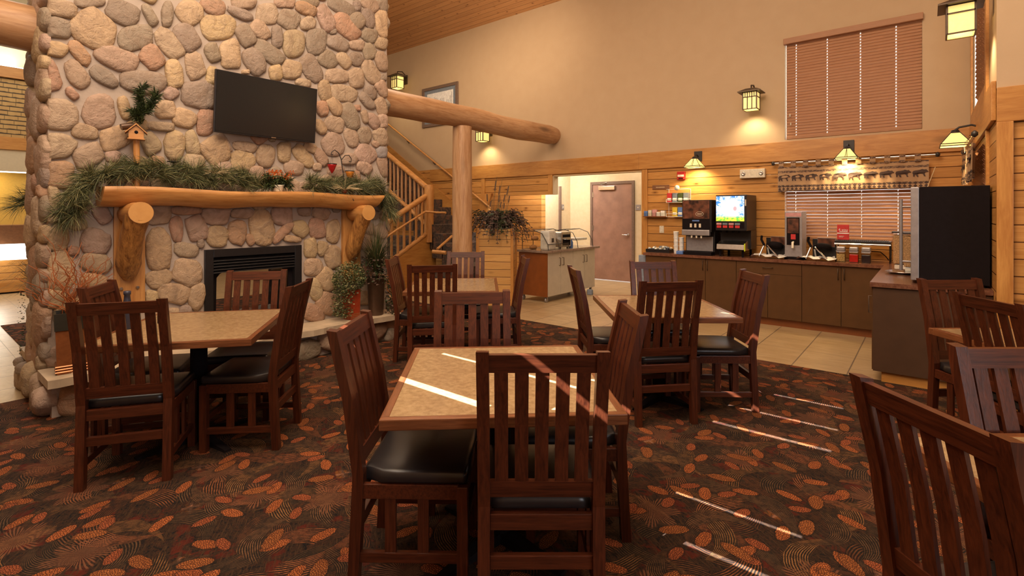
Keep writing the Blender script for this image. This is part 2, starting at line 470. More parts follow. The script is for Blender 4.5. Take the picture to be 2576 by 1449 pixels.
        st = t.ma('MULTIPLY', t.step(t.ma('SINE', ph), -.1, .5), t.ma('ADD', .35, t.ma('MULTIPLY', brkn, .85)))
        c = t.mix(t.ma('MULTIPLY', mask, .8), c, (.010, .009, .008))
        c = t.mix(t.ma('MULTIPLY', mask, t.ma('MULTIPLY', st, .95)), c, t.mix(rc[1], c1, tuple(q*1.5 for q in c1)))
    # bursts
    u, v, rc = cell(1.25, (21.7, 3.3, 0))
    r = t.ma('SQRT', t.ma('ADD', t.ma('MULTIPLY', u, u), t.ma('MULTIPLY', v, v)))
    an = t.ma('ARCTAN2', v, u)
    rr = t.ma('ADD', .11, t.ma('MULTIPLY', t.ma('ABSOLUTE', t.ma('SINE', t.ma('MULTIPLY', an, 3.5))), .09))
    mk = t.step(t.ma('SUBTRACT', rr, r), 0, .02)
    c = t.mix(t.ma('MULTIPLY', mk, t.step(t.ma('SINE', t.ma('MULTIPLY', an, 46)), -.2, .5)), c, (.15, .06, .03))
    # cones
    vs = t.n('TexVoronoi', {'Vector': co0, 'Scale': 80.0}, voronoi_dimensions='2D', feature='DISTANCE_TO_EDGE').outputs[0]
    sc = t.step(vs, .05, .3)
    for scale, off, a, b, c1 in ((2.7, (1.3, 7.7, 0), .09, .042, (.36, .11, .032)), (2.4, (12.9, 17.1, 0), .075, .038, (.32, .09, .033)), (2.0, (32.9, 27.1, 0), .1, .045, (.3, .105, .03))):
        u, v, rc = cell(scale, off)
        e = t.ma('SQRT', t.ma('ADD', t.ma('POWER', t.ma('ABSOLUTE', t.ma('DIVIDE', u, a)), 2.0), t.ma('POWER', t.ma('ABSOLUTE', t.ma('DIVIDE', v, b)), 2.0)))
        e = t.ma('ADD', e, t.ma('MULTIPLY', t.ma('SUBTRACT', nb, .5), .5))
        mk = t.step(e, 1.0, .9)
        cc = t.mix(sc, (.05, .014, .008), t.mix(rc[1], c1, tuple(q*1.25 for q in c1)))
        c = t.mix(t.ma('MULTIPLY', t.step(e, 1.25, 1.0), .6), c, (.009, .008, .007))
        c = t.mix(mk, c, cc)
    c = t.mix(t.ma('MULTIPLY', t.step(nf, .4, .7), .35), c, t.mix(.6, c, (0, 0, 0)))
    t.bump(nf, .4, .004)
    M['pine_carpet'] = t.out(c, .92, 0, .15)
_mk()
M['black_matte'].node_tree.nodes['Principled BSDF'].inputs['Specular IOR Level'].default_value = .12
for _n in ('cab_brown', 'cab_end', 'blind_slat', 'siding_x', 'siding_y'): M[_n].node_tree.nodes['Principled BSDF'].inputs['Specular IOR Level'].default_value = .22
# ================================================================ THE SETTING
YB = 8.0          # back wall face
XR = .40          # right wall face
def floor_ceiling():
    b = MB(); b.box(-17, 4.2, -.8, 10.6, -.12, 0); struct('floor', b, 'floor_tile')
    b = MB()
    poly = [(-5.62, -.6), (-5.62, .92), (-9.5, .92), (-9.5, 5.58), (XR-.02, 5.58), (XR-.02, 5.3), (3.6, 5.3), (3.6, -.6)]
    b.prism(poly, 0, .008); o = struct('floor', b, 'pine_carpet'); o.name = 'floor_carpet'
    # sloped board ceiling
    b = MB(); t = .12
    def zc(y): return 5.5+.25*(YB-y) if y > 2 else 7.0-.25*(2-y)
    for y0, y1 in ((-.8, 2.0), (2.0, 8.2)):
        b.add([(-17, y0, zc(y0)), (4.2, y0, zc(y0)), (4.2, y1, zc(y1)), (-17, y1, zc(y1)),
               (-17, y0, zc(y0)+t), (4.2, y0, zc(y0)+t), (4.2, y1, zc(y1)+t), (-17, y1, zc(y1)+t)],
              [(0, 1, 2, 3), (7, 6, 5, 4), (0, 4, 5, 1), (2, 6, 7, 3), (1, 5, 6, 2), (0, 3, 7, 4)])
    struct('ceiling', b, 'ceiling_boards')
floor_ceiling()

HX0, HX1 = -5.54, -3.72       # doorway in the back wall
HZ = 2.205
LX0 = -7.28                   # low opening beside it
WU = (-1.567, -.055, 2.53, 3.93)  # upper window
WL = (-1.567, -.03, 1.13, 2.12)   # lower window
def walls():
    # upper beige wall, with the window opening
    b = MB(); y0, y1 = YB, YB+.16
    b.box(-17, WU[0], y0, y1, 2.5, 5.62); b.box(WU[1], XR+.002, y0, y1, 2.5, 5.62)
    b.box(WU[0], WU[1], y0, y1, WU[3], 5.62); b.box(WU[0], WU[1], y0, y1, 2.5, WU[2])
    struct('wall_back_upper', b, 'wall_beige')
    # lower log siding wall
    b = MB()
    b.box(-17, LX0, y0, y1, 0, 2.5); b.box(LX0, HX0, y0, y1, 1.85, 2.5)
    b.box(HX0, HX1, y0, y1, HZ, 2.5); b.box(HX1, WL[0], y0, y1, 0, 2.5)
    b.box(WL[1], XR+.2, y0, y1, 0, 2.5)
    b.box(WL[0], WL[1], y0, y1, 0, WL[2]); b.box(WL[0], WL[1], y0, y1, WL[3], 2.5)
    struct('wall_back_lower', b, 'siding_x')
    b = MB(); b.box(-9.0, HX1-.05, YB-.03, YB-.001, 2.225, 2.5, bev=.006)
    b.box(HX1-.05, XR-.001, YB-.032, YB-.001, 2.225, 2.5, bev=.006)
    struct('trim_1', b, 'cedar_x')
    b = MB(); b.box(HX1+.0, HX1+.1, YB-.022, YB-.001, 0, 2.225, bev=.004); b.box(HX0-.1, HX0, YB-.022, YB-.001, 1.85, 2.225, bev=.004)
    b.box(LX0-.1, LX0, YB-.022, YB-.001, 0, 2.225)
    struct('trim_2', b, 'cedar_z')
    # right wall (end of the counter bay)
    b = MB(); x0, x1 = XR, XR+.16
    A = (6.0, 7.84, 2.6, 4.15); L = (5.95, 7.55, 1.2, 2.12)
    b.box(x0, x1, 5.3, A[0], 2.5, 6.3); b.box(x0+.002, x0+.008, A[1], 8.16, 2.5, 6.3); b.box(x0, x1, A[0], A[1], A[3], 6.3); b.box(x0, x1, A[0], A[1], 2.5, A[2])
    struct('wall_right_upper', b, 'wall_beige')
    b = MB(); b.box(x0, x1, 5.3, L[0], 0, 2.5); b.box(x0, x1, L[1], 8.0, 0, 2.5); b.box(x0, x1, L[0], L[1], 0, L[2]); b.box(x0, x1, L[0], L[1], L[3], 2.5)
    struct('wall_right_lower', b, 'siding_y')
    b = MB(); b.box(x0-.03, x0-.001, 5.3, 7.965, 2.2, 2.5, bev=.005)
    # window casing above
    b.box(x0-.022, x0-.001, A[1], A[1]+.1, 2.5, 4.3); b.box(x0-.022, x0-.001, A[0]-.12, A[0], 2.5, 4.3); b.box(x0-.024, x0-.001, A[0], A[1], A[2]-.1, A[2])
    b.box(x0-.022, x0-.001, L[0]-.1, L[0], 1.1, 2.2); b.box(x0-.022, x0-.001, L[1], L[1]+.1, 1.1, 2.2)
    struct('trim_3', b, 'cedar_y')
    # wall that faces the tables on the right
    b = MB(); b.box(XR+.16, 3.6, 5.3, 5.46, 2.44, 6.3); b.box(XR, XR+.16, 5.29, 5.3, 2.44, 6.3); struct('wall_front_upper', b, 'wall_beige')
    b = MB(); b.box(XR+.16, 3.6, 5.3, 5.46, 0, 2.44); struct('wall_front_lower', b, 'siding_x')
    b = MB(); b.box(XR, 3.6, 5.262, 5.29, 2.18, 2.44, bev=.005); struct('trim_4', b, 'cedar_x')
    b = MB(); b.box(XR-.002, XR+.09, 5.258, 5.3, 0, 2.18, bev=.005); struct('trim_5', b, 'cedar_z')
    # rest of the room, outside the picture
    b = MB(); b.box(3.6, 3.76, -.76, -.4, 0, 7.5); b.box(3.6, 3.76, 1.2, 5.46, 0, 7.5); b.box(3.6, 3.76, -.4, 1.2, 0, .8); b.box(3.6, 3.76, -.4, 1.2, 3.2, 7.5); struct('wall_far_right', b, 'wall_beige')
    b = MB(); b.box(3.64, 3.7, -.4, 1.2, .8, .87); b.box(3.64, 3.7, -.4, 1.2, 3.13, 3.2)
    for k in range(3): b.box(3.64, 3.7, -.4+k*.765, -.33+k*.765, .87, 3.13)
    struct('window_5', b, 'cedar_y')  # unseen window, added as the place for the cool fill light
    b = MB(); b.box(-17, -2.2, -.76, -.6, 0, 7.5); b.box(-.3, 3.76, -.76, -.6, 0, 7.5); b.box(-2.2, -.3, -.76, -.6, 0, 2.7); b.box(-2.2, -.3, -.76, -.6, 6.25, 7.5); struct('wall_rear', b, 'wall_beige')
    b = MB(); b.box(-17.1, -16.9, -.6, 8.2, 0, 7.5); struct('wall_left', b, 'lobby_yellow')
    # hall behind the doorway
    b = MB(); b.box(-9.2, -6.5, 8.95, 9.1, 0, 3.0); struct('wall_hall_siding', b, 'siding_x')
    b = MB(); b.box(-6.6, -6.5, 9.1, 10.1, 0, 3.0); struct('wall_hall_left', b, 'hall_beige')
    b = MB(); D0, D1 = onY(1487, 500, 10.1).x, onY(1597, 500, 10.1).x
    b.box(-6.6, D0, 10.1, 10.25, 0, 3.0); b.box(D1, -3.0, 10.1, 10.25, 0, 3.0); b.box(D0, D1, 10.1, 10.25, 2.19, 3.0)
    struct('wall_hall_far', b, 'hall_beige')
    b = MB(); b.box(-3.3, -3.2, 8.16, 10.1, 0, 3.0); b.box(HX1, -3.3, 8.16, 8.2, 0, 3.0); b.box(-9.3, -9.2, 8.16, 9.1, 0, 3.0); struct('wall_hall_right', b, 'hall_beige')
    b = MB(); b.box(-9.3, -3.0, 8.16, 10.25, 3.0, 3.1); struct('ceiling_hall', b, 'hall_beige')
    b = MB(); b.box(HX1-.012, HX1, YB-.005, YB+.16, 0, HZ); b.box(HX0, HX1, YB-.005, YB+.16, HZ-.012, HZ); b.box(HX0, HX0+.012, YB-.005, YB+.16, HZ-.35, HZ); struct('trim_6', b, 'hall_beige')
    # door
    b = MB(); f = .055
    b.box(D0, D0+f, 10.06, 10.14, 0, 2.19); b.box(D1-f, D1, 10.06, 10.14, 0, 2.19); b.box(D0+f, D1-f, 10.06, 10.14, 2.13, 2.19)
    struct('trim_7', b, 'door_frame_paint')
    b = MB(); b.box(D0+f, D1-f, 10.08, 10.13, .01, 2.13, bev=.003); d = struct('door_1', b, 'door_veneer')
    b = MB(); p = onY(1520, 466, 10.0); b.box(D0+.23, D0+.63, 10.02, 10.08, 2.0, 2.09, bev=.006); b.tube([(D0+.4, 10.04, 2.09), (D0+.3, 9.95, 2.13), (D0+.42, 10.06, 2.17)], .012); b.build('door_closer', 'steel', d)
    b = MB(); hx = D1-f-.09; b.lathe([(.03, 0), (.03, .01), (.012, .015), (.012, .05)], 16, M=Matrix.Translation((hx, 10.08, 1.02)) @ Matrix.Rotation(R(90), 4, 'X')); b.tube([(hx, 10.03, 1.02), (hx-.12, 10.03, 1.02)], .011); b.build('door_handle', 'chrome', d)
    for z in (.3, 1.1, 1.85):
        b = MB(); b.box(D0+f-.004, D0+f+.02, 10.065, 10.08, z, z+.11); b.build('hinge', 'steel', d)
    # narrow window / door edge in the left hall wall
    b = MB(); y = onX(1408, 500, -6.49).y; b.box(-6.5, -6.46, y-.03, y+.03, 0, 2.1); struct('trim_8', b, 'door_frame_paint')
walls()
def plate(name, p, w, h, mat, label, cat, face='y', detail=None):
    """small wall plate: face y = on a wall that faces -Y"""
    b = MB(); b.box(-w/2, w/2, -.012, 0, -h/2, h/2, bev=.003)
    o = b.build(name, mat, loc=p, rz=0 if face == 'y' else R(90) if face == '+x' else R(-90))
    tag(o, label, cat)
    b = MB()
    for dz in ((-.02, .02) if detail == 'outlet' else (0,)):
        b.box(-.012, .012, -.018, -.012, dz-.012, dz+.012, bev=.002)
    b.build('switch_toggle' if detail != 'outlet' else 'socket', 'cream' if mat != 'cream' else 'white_plastic', o)
    return o
plate('light_switch', onY(1605.5, 522, 10.1), .11, .12, 'steel_soft', 'metal switch plate on beige hall wall right of the brown door', 'light switch')
plate('light_switch', onX(1415, 521, -6.5), .1, .12, 'steel_soft', 'metal switch plate on bright left hall wall beside the narrow frame', 'light switch', '+x')
plate('wall_outlet', onY(1665, 577, YB-.0), .075, .115, 'cream', 'cream wall outlet on log siding above the counter', 'outlet', detail='outlet')

# ---------------------------------------------------------------- blinds and windows
def slats(x0, x1, z0, z1, yc, pitch=.042, w=.05, tilt=66, seed=1, cords=4):
    b = MB(); rn = random.Random(seed); z = z0+.02; hw_ = .006 if tilt > 63 else .0035
    cx = [x0+(x1-x0)*(k+.32)/cords for k in range(cords)]
    while z < z1:
        t = R(tilt+rn.uniform(-2.5, 2.5)); cc, ss = math.cos(t)*w/2, math.sin(t)*w/2
        xs = [x0]
        for c in cx: xs += [c-hw_, c+hw_]
        xs.append(x1)
        def sec(x):   # crowned slat: five points from lower inner edge to upper outer edge
            return [(x, yc-cc*q-.006*(1-q*q), z-ss*q) for q in (1, .5, 0, -.5, -1)]
        def sec2(x): return [(a, b_+.0025, c_) for a, b_, c_ in sec(x)]
        for k in range(0, len(xs), 2):
            A, B_, C_, D_ = sec(xs[k]), sec(xs[k+1]), sec2(xs[k]), sec2(xs[k+1])
            b.add(A+B_, [(q, 5+q, 6+q, 1+q) for q in range(4)], smooth=True)
            b.add(C_+D_, [(q, 1+q, 6+q, 5+q) for q in range(4)], smooth=True)
            b.add(A+B_+C_+D_, [(0, 10, 15, 5), (4, 9, 19, 14)]+[(q, q+1, q+11, q+10) for q in range(4)]+[(5+q, 15+q, 16+q, 6+q) for q in range(4)])
        for c in cx:
            A, B_ = sec(c-hw_), sec(c+hw_)
            b.add(A[:3]+B_[:3], [(q, 3+q, 4+q, 1+q) for q in range(2)])
            A = [(a, b_, c_) for a, b_, c_ in A[3:]]; B_ = B_[3:]
            b.add([A[0], B_[0], ((B_[0][0]+B_[1][0])/2, (B_[0][1]+B_[1][1])/2, (B_[0][2]+B_[1][2])/2), ((A[0][0]+A[1][0])/2, (A[0][1]+A[1][1])/2, (A[0][2]+A[1][2])/2)], [(0, 1, 2, 3)])
        z += pitch
    c = MB()
    for x in cx: c.box(x-.0015, x+.0015, yc-.02, yc-.017, z0, z1)
    return b, c
def window_back(n, W, gap, seed, label, cords, head):
    x0, x1, z0, z1 = W
    b = MB(); y = YB+.036
    for a in ((x0, x0+.006, z0, z1), (x1-.03, x1, z0, z1), (x0+.03, x1-.03, z0, z0+.03), (x0+.03, x1-.03, z1-.03, z1)):
        b.box(a[0], a[1], y, y+.05, a[2], a[3])
    o = struct('window_%d' % n, b, 'cream')
    b = MB(); b.box(x0+.03, x1-.03, y+.02, y+.026, z0+.03, z1-.03); b.build('pane', 'pane_glass', o)
    r = empty('window_blind', (0, 0, 0), 0, label, 'blind')
    yb = YB+.01
    s, c = slats(x0+gap, x1-.004, z0+.03, z1-.06, yb, seed=seed, cords=cords, pitch=.039 if head else .0455, tilt=66 if head else 61)
    sl = s.build('slats', 'blind_slat', r); sl['kind'] = 'stuff'
    c.build('lift_cord', 'raffia', r)
    if head:
        h = MB(); h.box(x0-.01, x1+.01, YB-.06, YB+.02, z1-.07, z1+.01, bev=.006); h.build('valance_board', 'blind_slat', r)
    h = MB(); h.box(x0+gap, x1-.004, yb-.02, yb+.01, z0+.001, z0+.035, bev=.004); h.build('bottom_rail', 'blind_slat', r)
    if head:
        for k, zz in enumerate((2.86, 2.74)):
            h = MB(); h.lathe([(.004, -.02), (.009, -.015), (.007, .02)], 8, cx=x0+.07+k*.01, cy=YB-.03); hh = h.build('cord_tassel', 'cream', r); hh.location.z = zz
    return r
window_back(1, WU, .022, 3, 'large closed tan wooden blind high on the beige wall', 4, True)
window_back(2, WL, .014, 5, 'closed wooden blind behind the counter, below the bear valance', 4, False)
def window_right():
    x = XR+.1
    for n, (a0, a1, z0, z1), lab, gap in ((3, (6.0, 7.84, 2.6, 4.15), 'narrow looking wooden blind high on the right end wall, daylight at its edge', .95), (4, (5.95, 7.55, 1.2, 2.12), 'wooden blind on the right end wall behind the black cabinet', .03)):
        b = MB()
        for a in ((a0, a0+.03, z0, z1), (a1-.008, a1, z0, z1), (a0+.03, a1-.008, z0, z0+.03), (a0+.03, a1-.008, z1-.03, z1)): b.box(x-.092, x-.085, a[0], a[1], a[2], a[3])
        o = struct('window_%d' % n, b, 'cream')
        b = MB(); b.box(x-.096, x-.094, a0+.0, a1-.0, z0+.0, z1-.0); b.build('pane', 'pane_glass', o)
        r = empty('window_blind', (0, 0, 0), 0, lab, 'blind')
        s, c = slats(a0+.005, a1-gap, z0+.01, z1-.04, 0, seed=n, cords=4)
        Mx = Matrix(((0, -1, 0, XR-.022), (1, 0, 0, 0), (0, 0, 1, 0), (0, 0, 0, 1)))
        for q in (s, c): q.v = [tuple(Mx @ Vector(p)) for p in q.v]
        sl = s.build('slats', 'blind_slat', r); sl['kind'] = 'stuff'; c.build('lift_cord', 'raffia', r)
window_right()
# unseen high rear window; blind slits are shaped to cast the sun strips
SUN_T = 1.10
YR = -.6
def rear_blind():
    x0, x1, z0, z1, y = -2.2, -.3, 2.7, 6.25, YR
    b = MB(); b.box(x0, x1, y-.14, y-.1, z0, z0+.05); b.box(x0, x1, y-.14, y-.1, z1-.05, z1); b.box(x0, x0+.05, y-.14, y-.1, z0+.05, z1-.05); b.box(x1-.05, x1, y-.14, y-.1, z0+.05, z1-.05)
    struct('window_6', b, 'cream')
    yb = y-.03; gaps = []
    def g(Yf, xa, xb, h=.032, zf=0):
        z = zf+SUN_T*(Yf-yb); gaps.append((z-h/2, z+h/2, xa, xb))
    g(2.28, -1.10, -.40, .026); g(2.66, -1.16, -.45, .02); g(3.73, -1.19, -.47, .036); g(4.12, -1.20, -.48, .027); g(4.60, -1.19, -.50, .027); g(4.98, -1.22, -.52, .032)
    g(2.30, -.42, -.33, .02); g(6.0, -1.6, -.9, .012); g(5.72, -1.62, -1.0, .012)
    g(1.44, -1.93, -1.30, .05, .76); g(1.84, -1.98, -1.12, .022, .76)
    b = MB(); edges = sorted({z0, z1}|{q for a in gaps for q in a[:2]})
    for lo, hi in zip(edges, edges[1:]):
        op = sorted((a[2], a[3]) for a in gaps if a[0] < (lo+hi)/2 < a[1])
        xs = []; cur = x0
        for xa, xb in op:
            if xa > cur: xs.append((cur, xa))
            cur = max(cur, xb)
        if cur < x1: xs.append((cur, x1))
        zz = lo
        while zz < hi-1e-5:
            e = min(hi, zz+.04)
            for xa, xb in xs: b.add([(xa, yb, zz), (xb, yb, zz), (xb, yb, e), (xa, yb, e)], [(0, 1, 2, 3)])
            zz = e
    r = b.build('window_blind', 'blind_slat'); tag(r, 'flat unseen blind in the high rear window, slits cut to cast sun strips', 'blind')
rear_blind()

# ================================================================ FIREPLACE
XF, XK = -5.2, -5.86
FY0, FY1 = .76, 3.9
PAL = dict(t=(.44, .325, .215), g=(.3, .235, .175), y=(.5, .355, .21), o=(.44, .26, .165), p=(.43, .3, .22), b=(.29, .265, .255))
STN = {
 (80, 0, 5.174): "350,110,460,220,12,t 750,35,370,130,0,g 1180,165,430,290,25,g 1530,200,300,120,60,g 1760,190,330,150,93,g 2050,165,340,310,40,y 325,365,370,250,12,g 810,380,560,440,35,y 1350,490,430,300,-15,g 1780,570,440,240,50,t 2020,490,380,260,55,g 280,640,350,190,12,y 620,690,360,170,50,o 1090,760,560,270,20,p 1560,750,330,260,50,o 2120,850,340,230,75,t 215,980,420,280,75,o 580,970,400,240,55,p 940,1000,390,190,35,g 1850,970,370,210,80,y 1450,1070,570,280,5,g 520,1220,190,110,45,o 2150,1230,410,330,5,g",
 (80, 260, 5.174): "350,150,490,380,8,t 865,105,420,400,90,p 1200,60,300,150,75,y 690,370,340,190,12,t 1090,450,400,290,-20,y 1640,300,400,110,5,t 1980,200,300,230,20,y 2260,250,330,220,100,o 310,560,500,320,0,t 730,680,380,280,-25,p 1740,80,230,250,90,y 1540,520,280,220,60,t 1850,550,370,260,92,y 2080,520,330,170,80,t 1630,750,180,130,0,o 330,930,410,330,5,o 1050,690,200,150,0,p 2110,760,260,200,0,t 240,1250,330,300,60,y 1460,850,300,140,75,t 700,1000,300,200,0,t 1100,950,300,200,0,p 1700,1050,300,200,0,y",
 (520, 0, 5.174): "80,80,320,220,30,o 480,50,300,150,0,t 430,180,330,130,25,g 780,180,260,260,0,t 1010,40,250,130,0,p 1060,255,280,240,30,g 1290,120,280,150,25,o 1340,20,220,110,20,g 150,355,430,320,0,y 500,460,300,210,60,g 690,400,290,190,45,p 910,480,290,140,88,g 1130,570,340,280,92,t 1310,310,200,170,-20,t 1540,240,350,180,65,p 1750,90,370,180,30,g 1950,80,150,90,80,g 1420,540,330,250,95,g 1640,410,90,80,0,g 1810,350,400,230,45,o 1950,270,220,180,50,g 2100,240,260,150,75,g 2120,60,240,150,35,p 2280,320,340,170,80,y 2310,60,180,170,60,g 70,690,240,170,70,g 300,710,370,250,85,y 620,800,360,240,60,g 800,690,420,200,35,g 890,950,200,160,80,y 1100,910,250,240,10,t 1360,900,360,210,60,g 1580,780,240,200,40,g 1780,790,220,150,50,t 1700,570,280,180,25,g 1950,590,190,130,5,p 1940,770,190,160,40,g 2110,460,210,170,20,g 2110,670,210,160,70,g 2270,570,170,150,20,t 2270,800,260,150,70,p 1700,990,300,180,5,t 1940,1020,260,190,80,t 2130,940,330,180,60,t 2290,1010,90,90,0,g 1250,1080,200,100,10,t 1530,1180,260,150,80,y 1780,1220,340,210,12,t 2280,1160,230,140,60,p 2130,1210,180,140,50,g 2080,1320,240,120,50,g 60,990,240,140,95,y 500,940,100,60,0,y",
 (520, 200, 5.174): "2270,350,230,150,70,p 1660,350,260,150,55,y 1500,380,200,150,70,o 1860,490,350,200,65,g 1950,370,90,80,0,o 2050,490,170,80,75,p 2160,540,220,140,60,p 2290,540,180,120,80,p 1660,580,250,200,20,t 1470,620,200,130,60,y 2050,730,220,170,85,g 2260,750,230,170,70,t 1880,760,250,160,70,t 1640,850,300,270,60,p 2190,840,100,80,30,p 2059,980,260,240,40,p 2270,950,140,150,0,b 1340,890,170,110,20,y 1480,1010,250,130,60,p 1250,1000,330,160,50,y 1430,1140,120,100,0,t 1000,950,260,160,92,y 760,1000,290,230,95,t 490,880,300,130,10,p 220,830,280,120,60,p 120,930,360,330,60,y 470,1060,300,270,10,y 1130,1150,250,180,10,p 640,1220,200,180,0,p 1850,1040,190,150,0,p 2290,1120,300,130,75,p 2040,1150,200,150,30,p 1680,1200,200,150,0,p 30,530,320,130,95,o 20,220,300,150,90,g 300,300,250,200,20,t 600,400,300,200,60,p 900,300,280,200,10,y 1200,500,260,200,80,t 700,150,250,160,0,t 1000,600,260,200,0,g 420,600,240,200,0,y",
 (60, 500, 5.174): "390,530,360,290,5,y 930,560,380,320,10,p 640,680,160,120,0,o 420,950,480,460,70,y 930,830,380,240,10,t 1010,190,280,200,60,p 330,1300,460,250,0,y 930,1080,380,200,10,y 400,200,420,220,0,p 700,330,240,160,0,t 1750,180,300,310,90,p 1750,660,520,310,88,y 1761,1040,330,230,-15,y 1660,1270,160,160,0,y 1940,1230,400,250,10,y",
 (360, 500, 5.174): "560,150,370,120,0,o 430,400,320,160,85,o 690,380,320,250,70,p 940,220,350,230,0,p 560,670,310,180,10,t 745,580,120,90,90,g 960,490,270,270,0,y 570,960,370,330,20,y 1290,190,290,130,0,p 1220,440,310,230,90,o 1390,530,150,110,60,o 1540,370,460,300,80,y 1800,210,260,250,0,p 1810,440,340,110,-45,o 1935,525,220,90,8,y 2040,390,230,190,50,y 2095,170,160,110,0,p 2260,380,260,200,80,o 2310,180,220,170,20,p 2170,640,250,155,88,y 2330,650,190,130,95,y 2210,890,230,225,0,y 690,1270,350,200,100,y 2240,1180,280,170,80,y",
 (700, 500, 3.62): "495,300,205,120,95,y 490,530,200,145,80,y 440,740,200,160,60,y 470,960,240,190,20,o 320,1040,200,150,20,o 822,270,120,100,60,p 925,300,130,110,60,p 770,900,130,120,0,y 660,1000,120,120,0,p 900,560,160,120,80,t",
}
def stone(b, pts, nrm, h, col, rn):
    """domed stone from a flat outline pts (Vectors), bulging along nrm"""
    n = len(pts); c = sum(pts, Vector())/n
    rad = sum((p-c).length for p in pts)/n
    vs = []; rings = [(1.06, -.3), (1.07, .18), (1.03, .5), (.93, .78), (.72, .95), (.35, 1.03)]
    ph = [rn.uniform(0, 6.28) for _ in range(4)]; tx = rn.uniform(-.25, .25); ty = rn.uniform(-.25, .25)
    u = (pts[0]-c).normalized(); w = nrm.cross(u)
    for s, k in rings:
        for i, p in enumerate(pts):
            d = p-c; a = 2*PI*i/n
            q = c+d*s*(1+.02*math.sin(5*a+ph[0])+.015*math.sin(9*a+ph[1]))
            hh = h*k
            if k > .3: hh *= 1+.25*(tx*d.dot(u)+ty*d.dot(w))/max(rad, .01)*s+.07*math.sin(3*a+ph[2])*s
            vs.append(q+nrm*hh)
    vs.append(c+nrm*h*1.0)
    fs = []
    R_ = len(rings)
    for r in range(R_-1):
        for i in range(n): fs.append((r*n+i, r*n+(i+1) % n, (r+1)*n+(i+1) % n, (r+1)*n+i))
    for i in range(n): fs.append(((R_-1)*n+i, (R_-1)*n+(i+1) % n, R_*n))
    # orientation
    if (pts[1]-pts[0]).cross(pts[2]-pts[1]).dot(nrm) < 0: fs = [f[::-1] for f in fs]
    b.add(vs, fs, 0, col, True)
def outline(cx, cy, L, W, ang, rn, n=18):
    a = R(ang); ca, sa = math.cos(a), math.sin(a); ex = rn.uniform(2.3, 3.6)
    tp = rn.uniform(-.16, .16); sk = rn.uniform(-.12, .12); out = []
    for i in range(n):
        w = 2*PI*i/n; c, s = math.cos(w), math.sin(w)
        x = math.copysign(abs(c)**(2/ex), c); y = math.copysign(abs(s)**(2/ex), s)
        y *= 1+tp*x; x *= 1+sk*y
        x *= L*.515*(1+rn.uniform(-.05, .05)); y *= W*.515*(1+rn.uniform(-.05, .05))
        out.append((cx+x*ca-y*sa, cy+x*sa+y*ca))
    return out
def vary(c, rn, v=.1):
    k = 1+rn.uniform(-v, v); return (c[0]*k, c[1]*k*(1+rn.uniform(-.04, .04)), c[2]*k*(1+rn.uniform(-.08, .08)))
def fill(b, mapf, nrm, a0, a1, c0, c1, used, rn, smin, smax, avoid=(), tries=1500, h=.034, keys='tgypo'):
    for t in range(tries):
        k = t/tries; s = smax+(smin-smax)*k**.6*rn.uniform(.8, 1)
        L = s*rn.uniform(1, 1.35); W = s*rn.uniform(.75, 1)
        x, y = rn.uniform(a0+L*.4, a1-L*.4), rn.uniform(c0+W*.42, c1-W*.42)
        r = (L+W)/4
        if any((x-ux)**2+(y-uy)**2 < ((r+ur)*.98)**2 for ux, uy, ur in used): continue
        if any(e[0]-r*.9 < x < e[1]+r*.9 and e[2]-r*.9 < y < e[3]+r*.9 for e in avoid): continue
        used.append((x, y, r))
        pts = [Vector(mapf(p, q)) for p, q in outline(x, y, L, W, rn.choice((0, 20, 70, 90, -30, 50)), rn)]
        stone(b, pts, nrm, h*rn.uniform(.75, 1.2), vary(PAL[rn.choice(keys)], rn), rn)
